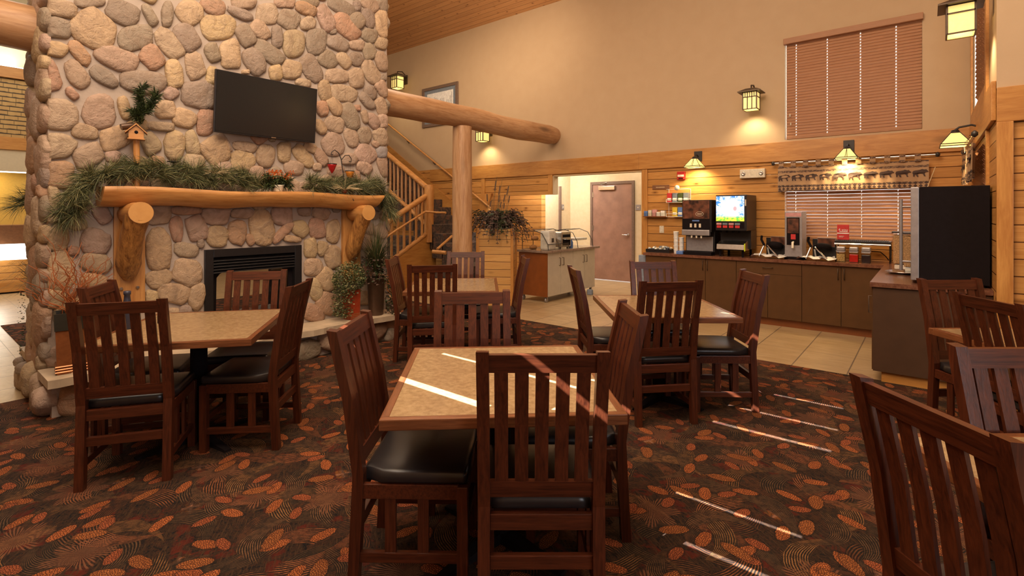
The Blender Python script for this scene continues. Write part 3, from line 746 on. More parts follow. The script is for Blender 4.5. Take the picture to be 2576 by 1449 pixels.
def fireplace():
    root = empty('fireplace', (-5.5, 2.3, 0), 0, 'floor to ceiling river rock fireplace with log mantel and stone hearth', 'fireplace')
    ox, oy, oz = root.location
    rn = random.Random(11)
    IY0, IY1, IZ0, IZ1 = 1.84, 2.78, .31, 1.155
    g0, g1, gz0, gz1 = IY0+.1, IY1-.1, .36, .95
    org = tuple(root.location)
    def bld(mb, name, mat, par=root):
        o = mb.build(name, mat, None, origin=(0, 0, 0)); o.parent = par; 
        o.location = (-ox, -oy, -oz) if par == root else (0, 0, 0)
        return o
    zt = 6.4
    b = MB()
    b.box(XK, XF, FY0, IY0+.03, 0, zt); b.box(XK, XF, IY1-.03, FY1, 0, zt); b.box(XK, XF, IY0+.03, IY1-.03, 1.14, zt); b.box(XK, XF, IY0+.03, IY1-.03, 0, .34)
    b.box(-4.92, XF, FY0-.02, FY1-.1, 0, .25); b.box(XK-.25, XK, FY0, FY1-.1, 0, .25)
    bld(b, 'chimney_body', 'mortar')
    # stones of the front face, laid out like the real wall
    b = MB(); used = []
    N = Vector((1, 0, 0))
    for (ox_, oy_, s), txt in STN.items():
        for it in txt.split():
            cx, cy, L, W, ang, k = it.split(',')
            o = outline(float(cx), float(cy), float(L), float(W), float(ang), rn)
            P = [onX(ox_+x/s, oy_+y/s, XF) for x, y in o]
            c = sum(P, Vector())/len(P)
            if any((c.y-a)**2+(c.z-z)**2 < (r*.55)**2 for a, z, r in used): continue
            P = [Vector((XF, max(FY0-.0, min(FY1, p.y)), p.z)) for p in P]
            r = sum((p-c).length for p in P)/len(P)
            used.append((c.y, c.z, r))
            stone(b, P, N, .034*rn.uniform(.8, 1.25), vary(PAL[k], rn, .08), rn)
    ins = (IY0-.02, IY1+.02, .25, IZ1+.02)
    bd1 = (1.15, 1.385, .6, 1.6); bd2 = (3.26, 3.51, .6, 1.6)
    fill(b, lambda p, q: (XF, p, q), N, FY0, FY1, .3, zt, used, rn, .07, .24, (ins, bd1, bd2), 5000)
    # left and right side faces, rear face
    fill(b, lambda p, q: (p, FY0, q), Vector((0, -1, 0)), XK, XF, .25, zt, [], rn, .09, .3, (), 1800, .06)
    fill(b, lambda p, q: (p, FY1, q), Vector((0, 1, 0)), XK, XF, .25, zt, [], rn, .12, .3, (), 800, .06)
    fill(b, lambda p, q: (XK, p, q), Vector((-1, 0, 0)), FY0, FY1, .3, 3.5, [], rn, .14, .34, (ins,), 900, .05)
    # corner stones wrapping the left edge
    z = .35
    while z < zt-.2:
        hgt = rn.uniform(.13, .24)
        for cx, sgn in ((XF-.1, 1), (XK+.1, -1)):
            P = [Vector((p, FY0, q)) for p, q in outline(cx, z+hgt/2, .24, hgt*.92, 0, rn)]
            stone(b, P, Vector((0, -1, 0)), .045, vary(PAL[rn.choice('tpgy')], rn), rn)
        z += hgt+.01
    # hearth base stones
    for xf, nx in ((-4.92, 1), (XK-.25, -1)):
        fill(b, lambda p, q: (xf, p, q), Vector((nx, 0, 0)), FY0-.02, FY1-.1, .0, .255, [], rn, .06, .25, (), 1200, .06)
    fill(b, lambda p, q: (p, FY0-.02, q), Vector((0, -1, 0)), XK-.25, -4.92, .0, .26, [], rn, .07, .26, (), 700, .08)
    bld(b, 'stone_facing', 'river_stone')
    # slabs of the hearth
    def slab(x0, x1, ya, yb, seed):
        r2 = random.Random(seed); n = 26; front = []; 
        for k in range(n+1): front.append((x1+r2.uniform(-.018, .018), ya+(yb-ya)*k/n))
        poly = [(x0, ya)]+[(p[0], p[1]) for p in front]+[(x0, yb)]
        m = MB(); m.prism(poly, .252, .312); return m
    bld(slab(XF, -4.79, FY0-.06, 2.35, 3), 'hearth_slab', 'slab_stone'); bld(slab(XF, -4.81, 2.36, FY1-.06, 4), 'hearth_slab', 'slab_stone')
    bld(slab(XK, XK-.36, FY0-.04, FY1-.1, 5), 'hearth_slab', 'slab_stone')
    # insert
    b = MB(); xi = XF+.012; fr = .075
    b.box(XF-.08, xi+.012, IY0, IY0+fr, IZ0, IZ1, bev=.004); b.box(XF-.08, xi+.012, IY1-fr, IY1, IZ0, IZ1, bev=.004); b.box(XF-.08, xi+.012, IY0+fr, IY1-fr, IZ1-fr, IZ1, bev=.004)
    b.box(XF-.08, xi, IY0+fr, IY1-fr, IZ0, IZ0+.06)
    fi = bld(b, 'fireplace_insert', 'black_metal')
    for k in range(5):
        b = MB(); z = IZ1-fr-.035-k*.028
        b.add([(xi, IY0+fr, z), (xi, IY1-fr, z), (xi-.03, IY1-fr, z+.022), (xi-.03, IY0+fr, z+.022), (xi+.002, IY0+fr, z-.004), (xi+.002, IY1-fr, z-.004)], [(0, 1, 2, 3), (0, 4, 5, 1)])
        bld(b, 'louver', 'black_metal', fi)
    b = MB(); b.box(XF-.07, XF-.05, IY0+fr, IY1-fr, gz1, IZ1-fr)       # plate behind louvers
    # arched opening plate
    for sgn, ya in ((1, g0), (-1, g1)):
        poly = [(ya-sgn*.03, gz0-.05), (ya-sgn*.03, gz1+.02), (ya+sgn*.16, gz1+.02), (ya+sgn*.1, gz1-.012), (ya+sgn*.05, gz1-.035), (ya+sgn*.022, gz1-.07), (ya+sgn*.012, gz0-.05)]
        b.prism(poly if sgn > 0 else poly[::-1], XF-.05, XF-.035, 'x')
    b.box(XF-.05, XF-.035, g0, g1, gz1-.012, gz1+.03)
    bld(b, 'firebox_surround', 'black_matte', fi)
    b = MB(); b.box(XK+.02, XF-.09, IY0+.03, IY0+.045, .34, 1.14); b.box(XK+.02, XF-.09, IY1-.045, IY1-.03, .34, 1.14); b.box(XK+.02, XF-.09, IY0+.045, IY1-.045, gz1+.02, 1.14); b.box(XK+.02, XF-.09, IY0+.045, IY1-.045, .34, .355)
    bld(b, 'firebox_lining', 'black_matte', fi)
    b = MB(); b.box(XF-.046, XF-.042, g0, g1, gz0, gz1); bld(b, 'fire_glass', 'pane_glass', fi)
    for k in range(6):
        b = MB(); y = g0+.12+k*.085; r = rn.uniform(.03, .045)
        b.tube([(XF-.16-rn.uniform(0, .2), y-.08, .39+.02*k % .06), (XF-.25, y+.1, .46+rn.uniform(0, .05))], r, 9, wob=.12, seed=k); bld(b, 'ceramic_log', 'ash_log', fi)
    # mantel
    b = MB(); n = 14; pts = []; yy = [1.02+(3.69-1.02)*k/n for k in range(n+1)]
    vs = []; prof = []
    for j in range(13):                                   # D-shaped section: flat top, round belly
        w = -PI+PI*j/12; prof.append((math.cos(w)*.125, math.sin(w)*.155))
    prof = [(-.125, 0)]+prof[1:-1]+[(.125, 0)]
    for k, y in enumerate(yy):
        s = 1+.05*math.sin(k*1.7)+.03*math.sin(k*.6+1)
        sh = .0
        for px_, pz in prof:
            yo = y-(pz*-.25 if k == n else 0)*-1 if k == n else y
            if k == n: yo = y+pz*.55
            if k == 0: yo = y+.03+pz*.1
            vs.append(Vector((XF+.135+px_*s, yo, 1.705+pz*s+.01*math.sin(k*.9))))
    m = len(prof); fs = []
    for k in range(n):
        for j in range(m): fs.append((k*m+j, (k+1)*m+j, (k+1)*m+(j+1) % m, k*m+(j+1) % m))
    b.add(vs, fs, smooth=True); b.add(vs[:m], [list(range(m))]); b.add(vs[-m:], [list(range(m))[::-1]])
    o = bld(b, 'mantel_log', 'log_y'); 
    for f in o.data.polygons:
        if abs(f.normal.z) > .97 and f.center.z > 1.68: f.use_smooth = False
    for (ya, yb, yc) in ((1.16, 1.374, 1.26), (3.265, 3.5, 3.385)):
        b = MB(); b.box(XF-.01, XF+.035, ya, yb, .7, 1.56, bev=.003); pb = bld(b, 'mantel_backboard', 'log_z')
        for yq in (ya+.045, yb-.055):
            b = MB(); b.lathe([(.014, 0), (.014, .008), (.009, .014)], 10, M=Matrix.Translation((XF+.035, yq, .87)) @ Matrix.Rotation(R(90), 4, 'Y')); bld(b, 'bolt', 'steel', pb)
        b = MB(); pts = []; rr = []
        for k in range(9):
            q = k/8
            pts.append((XF+.02+.27*q**1.1, yc-.02*math.sin(q*3), .95+.53*q)); rr.append((.045, .075, .088, .086, .084, .083, .083, .086, .088)[k])
        b.tube(pts, rr, 14, wob=.03, seed=3)
        br = bld(b, 'mantel_brace', 'log_rough')
        b = MB(); a = Vector((XF+.06, yc, 1.49)); e = Vector((XF+.36, yc, 1.5)); 
        b.tube([a, (a+e)/2, e], [.085, .09, .086], 20); bld(b, 'brace_stub', 'log_x')
        b = MB(); b.lathe([(.001, 0), (.084, 0), (.084, .003), (.001, .0031)], 24, smooth=False, M=Matrix.Translation(e) @ Matrix.Rotation(R(90), 4, 'Y')); bld(b, 'stub_end', 'endgrain')
    # logs beam runs through the chimney
def endgrain():
    t = T('endgrain'); co = t.co(); r = t.vm('LENGTH', t.vm('MULTIPLY', co, (0, 1, 1)))
    t.out(t.mix(t.noise(co, 14, 3), (.5, .24, .06), (.66, .36, .12)), .5); M['endgrain'] = t.m
endgrain()
fireplace()
def log_beam():
    b = MB(); n = 40; rn = random.Random(4); pts = []; rr = []
    for k in range(n+1):
        y = -.55+(YB-.002+.55)*k/n
        pts.append((XF-.3+.012*math.sin(k*.9), y, 2.955+.01*math.sin(k*.5))); rr.append(.172*(1+.03*math.sin(k*1.3)+.02*math.sin(k*.37)))
    rr[-1] = .15
    b.tube(pts, rr, 28, wob=.012, seed=2)
    o = b.build('log_beam', 'peeled_y'); tag(o, 'long peeled log beam running through the stone chimney to the beige wall', 'beam')
    b = MB(); p = onY(1162, 400, 5.52)
    pts = [(-5.5, 5.52, z) for z in (0, .6, 1.2, 1.8, 2.4, 2.81)]
    b.tube(pts, [.158, .155, .15, .15, .147, .145], 24, wob=.012, seed=6)
    o = b.build('log_post', 'peeled_z', origin=(-5.5, 5.52, 0)); tag(o, 'thick peeled log post holding up the log beam beside the stairs', 'post')
log_beam()
def television():
    c = onX(668, 280, -5.04); r = empty('television', (-5.06, 2.38, 2.53), 0, 'black flat screen television hung on the river rock chimney', 'television')
    tilt = Matrix.Rotation(R(5), 4, 'Y')
    w, h = 1.0, .575
    b = MB(); b.box(-.03, .0, -w/2, w/2, -h/2, h/2, bev=.004, M=tilt); b.build('casing', 'black_metal', r)
    b = MB(); b.box(.0005, .003, -w/2+.012, w/2-.012, -h/2+.018, h/2-.01, M=tilt); b.build('screen', 'tv_screen', r)
    b = MB(); b.box(.001, .006, .03, .075, -h/2+.004, -h/2+.014, M=tilt); b.build('logo_badge', 'steel', r)
    b = MB(); b.box(-.14, -.03, -.2, .2, -.16, .16); b.build('wall_bracket', 'black_matte', r)
television()
# ================================================================ CHAIRS AND TABLES
CHG = None
def make_chair():
    r = empty('dining_chair', (0, 0, 0), 0, 'x', 'chair')
    w = .225; p = .043
    for sx in (-1, 1):
        x0, x1 = (w-p, w) if sx > 0 else (-w, -w+p)
        b = MB()   # rear leg, raked back above the seat
        poly = [(-.245, 0), (-.232, .25), (-.222, .46), (-.262, .76), (-.325, 1.035), (-.285, 1.03), (-.222, .76), (-.178, .47), (-.188, .25), (-.203, 0)]
        b.prism(poly, x0, x1, 'x'); b.build('leg', 'oak_z', r)
        b = MB(); b.box(x0, x1, .19, .19+p, 0, .425, bev=.003); b.build('leg', 'oak_z', r)
        for y in (-.075, .055):
            b = MB(); b.box(sx*.204-.008, sx*.204+.008, y-.022, y+.022, .155, .372, bev=.002); b.build('side_slat', 'oak_z', r)
        b = MB(); b.box(sx*.204-.011, sx*.204+.011, -.2, .195, .118, .158, bev=.003); b.build('stretcher', 'oak_y', r)
    b = MB(); b.box(-w+p, w-p, -.218, -.196, .235, .285, bev=.003); b.build('stretcher', 'oak_x', r)
    b = MB(); b.box(-w+p, w-p, .2, .222, .19, .23, bev=.003); b.build('stretcher', 'oak_x', r)
    b = MB()
    b.box(-w+p, w-p, -.214, -.19, .372, .43, bev=.003); b.box(-w+p, w-p, .2, .224, .372, .43, bev=.003)
    for sx in (-1, 1): b.box(sx*.208-.011, sx*.208+.011, -.19, .195, .372, .43, bev=.003)
    b.build('seat_frame', 'oak_x', r)
    # cushion, softly domed
    b = MB(); bm = bmesh.new(); bmesh.ops.create_cube(bm, size=1)
    for v in bm.verts: v.co = Vector((v.co.x*.44, v.co.y*.425+.02, .455+v.co.z*.052))
    bmesh.ops.bevel(bm, geom=bm.edges[:], offset=.022, segments=4, profile=.5, affect='EDGES')
    bmesh.ops.subdivide_edges(bm, edges=[e for e in bm.edges if e.calc_length() > .2], cuts=5, use_grid_fill=True)
    for v in bm.verts:
        k = max(0, 1-(v.co.x/.22)**2)*max(0, 1-((v.co.y-.02)/.2125)**2)
        if v.co.z > .47: v.co.z += .014*k
        if v.co.y < -.17 and abs(v.co.x) > .178: v.co.x = math.copysign(.178, v.co.x)
    bm.verts.index_update()
    b.add([v.co.copy() for v in bm.verts], [[v.index for v in f.verts] for f in bm.faces], smooth=True); bm.free()
    b.build('seat', 'black_vinyl', r)
    def back(z):   # y of the raked plane
        return -.2-.04*(z-.46)/.3 if z < .76 else -.242-.062*(z-.76)/.27
    def rail(z0, z1, name):
        m = MB(); m.add([(x, back(z)+dy, z) for x in (-w+p, w-p) for z in (z0, z1) for dy in (-.012, .012)],
              [(0, 1, 3, 2), (4, 6, 7, 5), (0, 4, 5, 1), (2, 3, 7, 6), (0, 2, 6, 4), (1, 5, 7, 3)]); return m.build(name, 'oak_x', r)
    rail(.958, 1.022, 'top_rail'); rail(.492, .55, 'bottom_rail')
    for k in range(5):
        x = (k-2)*.0705; m = MB(); zs = (.55, .76, .958); vs = []
        for z in zs:
            for dx in (-.0235, .0235):
                for dy in (-.006, .006): vs.append((x+dx, back(z)+dy, z))
        fs = []
        for j in range(2):
            o = j*4; fs += [(o, o+4, o+6, o+2), (o+1, o+3, o+7, o+5), (o, o+1, o+5, o+4), (o+2, o+6, o+7, o+3)]
        m.add(vs, fs); m.build('back_slat', 'oak_z', r)
    bpy.context.view_layer.update()
    return freeze(r)
chair0 = make_chair()
used0 = [False]
def chair(A, B, hint, label, shift=0):
    A = Vector(A); B = Vector(B); c = (A+B)/2; ax = (B-A).normalized(); f = Vector((-ax.y, ax.x))
    if f.dot(Vector(hint)) < 0: f = -f
    c = c+f*(.305+shift)
    W = cw(c.x, c.y); D = cw(f.x, f.y); rz = math.atan2(D.y, D.x)-PI/2
    if not used0[0]:
        chair0.location = W; chair0.rotation_euler.z = rz; chair0['label'] = label; used0[0] = True; return chair0
    return dup(chair0, W, rz, label)
chair((-2.304, 2.648), (-1.895, 2.77), (0, 1), 'dark oak slat-back chair on the camera side of the table nearest the fireplace')
chair((-1.405, 3.21), (-1.442, 3.63), (-1, 0), 'dark oak chair on the right-hand side of the table nearest the fireplace')
chair((-2.27, 4.09), (-1.866, 4.17), (0, -1), 'dark oak chair directly in front of the black fireplace insert')
chair((-2.67, 3.147), (-2.797, 3.556), (1, 0), 'dark oak chair beside the orange branches, only its slanted top showing')
chair((-.71, 2.03), (-.70, 2.42), (1, 0), 'dark oak chair with large visible black seat left of the central foreground table')
chair((-.106, 1.713), (.314, 1.713), (0, 1), 'dark oak chair seen from behind, front and centre at the central foreground table')
chair((.600, 2.31), (.595, 2.74), (-1, 0), 'dark oak chair on the right side of the central foreground table')
chair((-.446, 3.035), (-.029, 3.066), (0, -1), 'reddish lit oak chair at the far side of the central foreground table')
chair((-1.25, 5.08), (-1.25, 5.50), (1, 0), 'dark oak chair beside the potted grasses, left of the table near the log post')
chair((-.936, 4.56), (-.504, 4.63), (0, 1), 'dark oak chair seen from behind at the table near the log post')
chair((-.776, 6.16), (-.338, 6.16), (0, -1), 'oak chair with its back against the log post, at the post table')
chair((.163, 5.20), (.12, 5.60), (-1, 0), 'narrow looking dark oak chair between the post table and the cedar planter')
chair((.534, 4.116), (.512, 4.55), (1, 0), 'slim side-on oak chair left of the table nearest the buffet counter')
chair((.869, 3.464), (1.322, 3.523), (0, 1), 'dark oak chair seen from behind at the table nearest the buffet counter')
chair((1.904, 3.80), (1.915, 4.22), (-1, 0), 'dark oak chair with gleaming black seat right of the table nearest the buffet counter')
chair((1.15, 4.93), (1.58, 4.95), (0, -1), 'oak chair at the far side of the table nearest the buffet counter')
chair((2.89, 3.60), (3.314, 3.62), (0, -1), 'purplish lit oak chair standing in front of the black counter cabinet')
chair((2.60, 2.58), (2.63, 3.01), (1, 0), 'dark oak chair at the right edge overlapping the chair before the black cabinet')
chair((1.565, 1.80), (1.99, 1.80), (0, -1), 'reddish oak chair facing the camera at the right edge, lower of two')
chair((1.028, 1.05), (1.001, 1.462), (1, 0), 'large dark oak chair in the bottom right corner, nearest the camera')

def make_table(w, d):
    r = empty('dining_table', (0, 0, 0), 0, 'x', 'table')
    b = MB(); e = .032
    b.box(-w/2+e, w/2-e, -d/2+e, d/2-e, .725, .758); b.build('tabletop', 'laminate', r)
    for (x0, x1, y0, y1, m) in ((-w/2, w/2, -d/2, -d/2+e, 'oakedge_x'), (-w/2, w/2, d/2-e, d/2, 'oakedge_x'), (-w/2, -w/2+e, -d/2+e, d/2-e, 'oakedge_y'), (w/2-e, w/2, -d/2+e, d/2-e, 'oakedge_y')):
        b = MB(); b.box(x0, x1, y0, y1, .718, .7585, bev=.004); b.build('edge_band', m, r)
    b = MB(); b.lathe([(.05, .03), (.05, .70)], 20); b.box(-.17, .17, -.17, .17, .70, .718); b.build('pedestal_column', 'black_matte', r)
    b = MB()
    for k in range(4):
        a = k*PI/2+PI/4; Mx = Matrix.Rotation(a, 4, 'Z')
        b.add([Mx @ Vector(p) for p in ((.0, -.035, .01), (.36, -.025, .0), (.36, .025, .0), (0, .035, .01), (0, -.035, .06), (.36, -.02, .022), (.36, .02, .022), (0, .035, .06))], [(0, 1, 2, 3), (7, 6, 5, 4), (0, 4, 5, 1), (3, 2, 6, 7), (1, 5, 6, 2)])
    b.build('pedestal_base', 'black_matte', r)
    bpy.context.view_layer.update()
    return freeze(r)
for a in 'xyz': wood('oakedge_'+a, a, (.1, .032, .012), (.26, .095, .035), .28, 1.6, 16, .15)
tb = make_table(.905, .985)
TBL = [(-2.075, 3.37, 12, 'tan laminate dining table in front of the fireplace'), (-.055, 2.335, 3.5, 'central foreground dining table crossed by strips of sunlight'),
       (-.6, 5.27, 3, 'dining table in front of the log post and cedar planter'), (1.18, 4.08, 0, 'shiny dining table nearest the buffet counter'),
       (3.14, 2.79, 0, 'dining table at the right edge in front of the black cabinet, only a corner showing'), (1.72, 1.22, 0, 'dining table glimpsed through the slats of the nearest right corner chair')]
for k, (x, d, a, lab) in enumerate(TBL):
    p = cw(x, d); rz = TH+R(a)
    if k == 0: tb.location = p; tb.rotation_euler.z = rz; tb['label'] = lab
    else: dup(tb, p, rz, lab)
TZ = .7585
def bottle():
    p = cw(-2.46, 3.25, TZ); b = MB(); b.lathe([(.034, 0), (.036, .01), (.03, .12), (.018, .19), (.016, .215), (.02, .22), (.02, .24), (.012, .242)], 18)
    tag(b.build('pepper_mill', 'mill_dark', loc=p), 'tall tapered dark blue grey mill on the table in front of the fireplace', 'pepper mill')
    p = cw(-2.36, 3.42, TZ); b = MB(); b.lathe([(.022, 0), (.022, .06), (.018, .075), (.008, .08)], 14)
    tag(b.build('salt_shaker', 'black_metal', loc=p), 'short dark shaker on the table in front of the fireplace', 'shaker')
bottle()

# ================================================================ BUFFET COUNTER
CZ = .885; YC = 7.35; XC = -.40; YE = 5.5; CX0 = onY(1622, 700, YC).x
def base_cabinet(xa, xb, doors, drawer, label, handle_at):
    r = empty('base_cabinet', ((xa+xb)/2, YC+.05, 0), 0, label, 'cabinet', None); ox = r.location.x; oy = r.location.y
    def B(name, mat, par, *a, **k):
        b = MB(); b.box(a[0]-ox, a[1]-ox, a[2]-oy, a[3]-oy, a[4], a[5], **k); return b.build(name, mat, par)
    y = YC+.05
    B('carcass', 'cab_seam', r, xa, xb, y, YB-.035, .1, CZ-.04)
    B('toe_kick', 'panel_brown', r, xa, xb, y+.05, y+.09, 0, .1)
    zt = CZ-.045; zb = .105
    if drawer:
        d = B('drawer', 'cab_brown', r, xa+.003, xb-.003, y-.02, y, zt-.155, zt, bev=.002)
        b = MB(); xm = (xa+xb)/2-ox; z = zt-.07
        b.tube([(xm-.06, -.02, z), (xm-.06, -.045, z), (xm+.06, -.045, z), (xm+.06, -.02, z)], .005, 6); b.build('handle', 'iron_bronze', d)
        zt -= .158
    w = (xb-xa)/doors
    for k in range(doors):
        a, c = xa+k*w+.0025, xa+(k+1)*w-.0025
        d = B('door', 'cab_brown', r, a, c, y-.02, y, zb, zt, bev=.002)
        if handle_at:
            hx = (c-.03 if k == 0 else a+.03) if doors == 2 else c-.03
            b = MB(); z1 = zt-.03; z0 = z1-.13; hx -= ox
            b.tube([(hx, -.02, z0), (hx, -.045, z0), (hx, -.045, z1), (hx, -.02, z1)], .005, 6); b.build('handle', 'iron_bronze', d)
    return r
XS = [CX0]+[onY(px, 700, YC+.03).x for px in (1702, 1852, 2017, 2207)]
base_cabinet(XS[0], XS[1], 1, False, 'plain brown base cabinet at the doorway end of the buffet counter', False)
base_cabinet(XS[1], XS[2], 2, False, 'brown two-door base cabinet under the coffee and juice machines', True)
base_cabinet(XS[2], XS[3], 2, True, 'brown base cabinet with a drawer, under the left waffle maker', False)
base_cabinet(XS[3], XC-.0, 2, False, 'brown two-door base cabinet in the inner corner, under the topping jars', True)
def return_cab():
    r = empty('base_cabinet', (0, 6.4, 0), 0, 'dark brown end cabinet of the counter with plain side panel, below the black cabinet', 'cabinet')
    oy = 6.4
    b = MB(); b.box(XC+.03, XR-.002, YE+.04-oy, YC-oy, .1, CZ-.04); b.build('carcass', 'cab_seam', r)
    b = MB(); b.box(XC+.02, XR-.002, YE+.02-oy, YE+.04-oy, .1, CZ-.04, bev=.002); b.build('end_panel', 'cab_end', r)
    b = MB(); b.box(XC+.08, XR-.002, YE+.05-oy, YE+.07-oy, 0, .1); b.box(XC+.08, XC+.1, YE+.07-oy, YC-oy, 0, .1); b.build('toe_kick', 'cedar_x', r)
    for y0, y1 in ((YE+.045, 6.4), (6.405, YC-.03)):
        b = MB(); b.box(XC+.01, XC+.03, y0-oy, y1-oy, .105, CZ-.045, bev=.002); d = b.build('door', 'cab_brown', r)
        b = MB(); y = y0+.05-oy; b.tube([(XC+.01, y, .6), (XC-.015, y, .6), (XC-.015, y, .75), (XC+.01, y, .75)], .005, 6); b.build('handle', 'iron_bronze', d)
return_cab()
b = MB(); b.prism([(CX0-.03, YC), (XC, YC), (XC, YE), (XR-.002, YE), (XR-.002, YB-.002), (CX0-.03, YB-.002)], CZ-.04, CZ)
tag(b.build('worktop', 'worktop'), 'long L-shaped glossy reddish brown counter top along the log siding', 'worktop')
b = MB(); b.box(CX0-.15, CX0-.032, YC+.1, YC+.5, 0, CZ-.05, bev=.004)
tag(b.build('waste_bin', 'blue_grey'), 'narrow blue grey bin squeezed at the doorway end of the counter', 'bin')

def P(px, py, Y): return onY(px, py, Y)
def coffee_machine():
    y0 = 7.42; x0 = P(1716, 600, y0).x; x1 = P(1790, 600, y0).x; w = x1-x0; r = empty('coffee_machine', ((x0+x1)/2, y0+.25, CZ), 0, 'dark hot drink machine with brown picture panel on the counter', 'coffee machine')
    h = P(1750, 503, y0).z-CZ; hw = w/2
    def B(n, m, a, par=r, **k):
        b = MB(); b.box(*a, **k); return b.build(n, m, par)
    B('housing', 'black_metal', (-hw, hw, -.1, .27, 0, h, ), bev=.006)
    B('upper_head', 'black_metal', (-hw, hw, -.25, -.1, h*.42, h), bev=.006)
    f = B('picture_panel', 'coffee_print', (-hw+.012, hw-.03, -.256, -.25, h*.66, h-.01))
    b = MB(); pts = [(.045+.055*math.cos(a), -.259, h*.745+.032*math.sin(a)) for a in [2*PI*k/24 for k in range(25)]]; b.tube(pts, .003, 5, cap=False); b.box(.012, .078, -.259, -.256, h*.745-.006, h*.745+.006); b.build('oval_badge', 'cream', f)
    g = B('button_panel', 'black_matte', (-hw+.008, hw-.025, -.257, -.25, h*.47, h*.65))
    for k in range(3):
        b = MB(); x = -.08+k*.065; b.box(x-.015, x+.015, -.26, -.257, h*.5, h*.57); b.build('cup_button', 'cream', g)
    B('display_strip', 'print_blue', (-.06, .04, -.26, -.257, h*.61, h*.635), g)
    c = B('nozzle_cover', 'steel_soft', (-hw+.004, hw-.02, -.285, -.22, h*.355, h*.46), bev=.012)
    for k in range(3):
        b = MB(); b.lathe([(.012, h*.31), (.014, h*.36)], 10, cx=-.07+k*.07, cy=-.255); b.build('nozzle', 'cream', c)
    B('splash_plate', 'steel_soft', (-hw+.02, hw-.02, -.125, -.102, .05, h*.33), bev=.004)
    B('drip_tray', 'black_matte', (-hw, hw, -.27, -.1, 0, .045), bev=.004)
coffee_machine()
def juice_machine():
    y0 = 7.42; x0 = P(1801, 600, y0).x; x1 = P(1877, 600, y0).x; hw = (x1-x0)/2+.005; h = P(1840, 490, y0).z-CZ
    r = empty('juice_dispenser', ((x0+x1)/2, y0+.25, CZ), 0, 'black juice dispenser with a bright lit picture screen', 'drink dispenser')
    def B(n, m, a, par=r, **k):
        b = MB(); b.box(*a, **k); return b.build(n, m, par)
    B('upper_cabinet', 'black_metal', (-hw, hw, -.25, .27, h*.42, h), bev=.012)
    B('column', 'black_metal', (-hw, hw, -.02, .27, .1, h*.42))
    s = B('screen', 'menu_screen', (-hw+.01, hw-.03, -.256, -.25, h*.575, h-.02))
    g = B('label_strip', 'black_matte', (-hw+.01, hw-.03, -.256, -.25, h*.46, h*.55))
    for k in range(4):
        x = -hw+.05+k*.082
        B('flavour_label', 'print_grey' if k % 2 else 'print_pink', (x-.034, x+.034, -.26, -.256, h*.515, h*.545), g)
        B('flavour_button', 'red_card', (x-.03, x+.03, -.26, -.256, h*.465, h*.505), g)
        b = MB(); b.lathe([(.014, h*.385), (.016, h*.425)], 10, cx=x, cy=-.17); b.build('nozzle', 'black_matte', r)
    b = MB(); b.prism([(-.2, h*.1), (-.27, h*.12), (-.26, h*.2), (-.1, h*.25), (.0, h*.25), (.0, h*.1)], -hw+.02, hw-.03, 'x'); b.build('drip_tray', 'steel', r)
    for x in (-hw+.05, hw-.06):
        for y in (-.2, .2):
            b = MB(); b.lathe([(.016, 0), (.016, h*.12)], 10, cx=x, cy=y); b.build('foot', 'black_matte', r)
    B('yellow_marker', 'lime', (hw-.025, hw-.012, -.275, -.262, h*.1, h*.22))
    B('side_sticker', 'cream', (hw-.02, hw-.004, -.257, -.25, h*.82, h*.92))
juice_machine()
def hot_tower():
    y0 = 7.55; x0 = P(1974, 600, y0).x; x1 = P(2018, 600, y0).x; hw = (x1-x0)/2; h = P(1996, 533, y0).z-CZ
    r = empty('batter_dispenser', ((x0+x1)/2, y0+.15, CZ), 0, 'tall silver batter dispenser between the two waffle makers', 'drink dispenser')
    def B(n, m, a, par=r, **k):
        b = MB(); b.box(*a, **k); return b.build(n, m, par)
    B('housing', 'steel_soft', (-hw, hw, -.15, .15, .03, h), bev=.005)
    B('base', 'black_matte', (-hw, hw, -.17, .15, 0, .03))
    B('header_label', 'print_pink', (-hw+.01, hw-.01, -.154, -.15, h*.9, h*.98))
    f = B('front_panel', 'black_matte', (-hw+.025, hw-.03, -.156, -.15, h*.3, h*.88))
    B('picture_label', 'coffee_print', (-hw+.035, hw-.04, -.16, -.156, h*.55, h*.86), f)
    B('red_label', 'red_card', (-.028, .028, -.16, -.156, h*.42, h*.53), f)
    b = MB(); b.tube([(0, -.156, h*.36), (0, -.2, h*.36), (0, -.205, h*.24)], .014, 10); b.build('tap', 'white_plastic', r)
hot_tower()
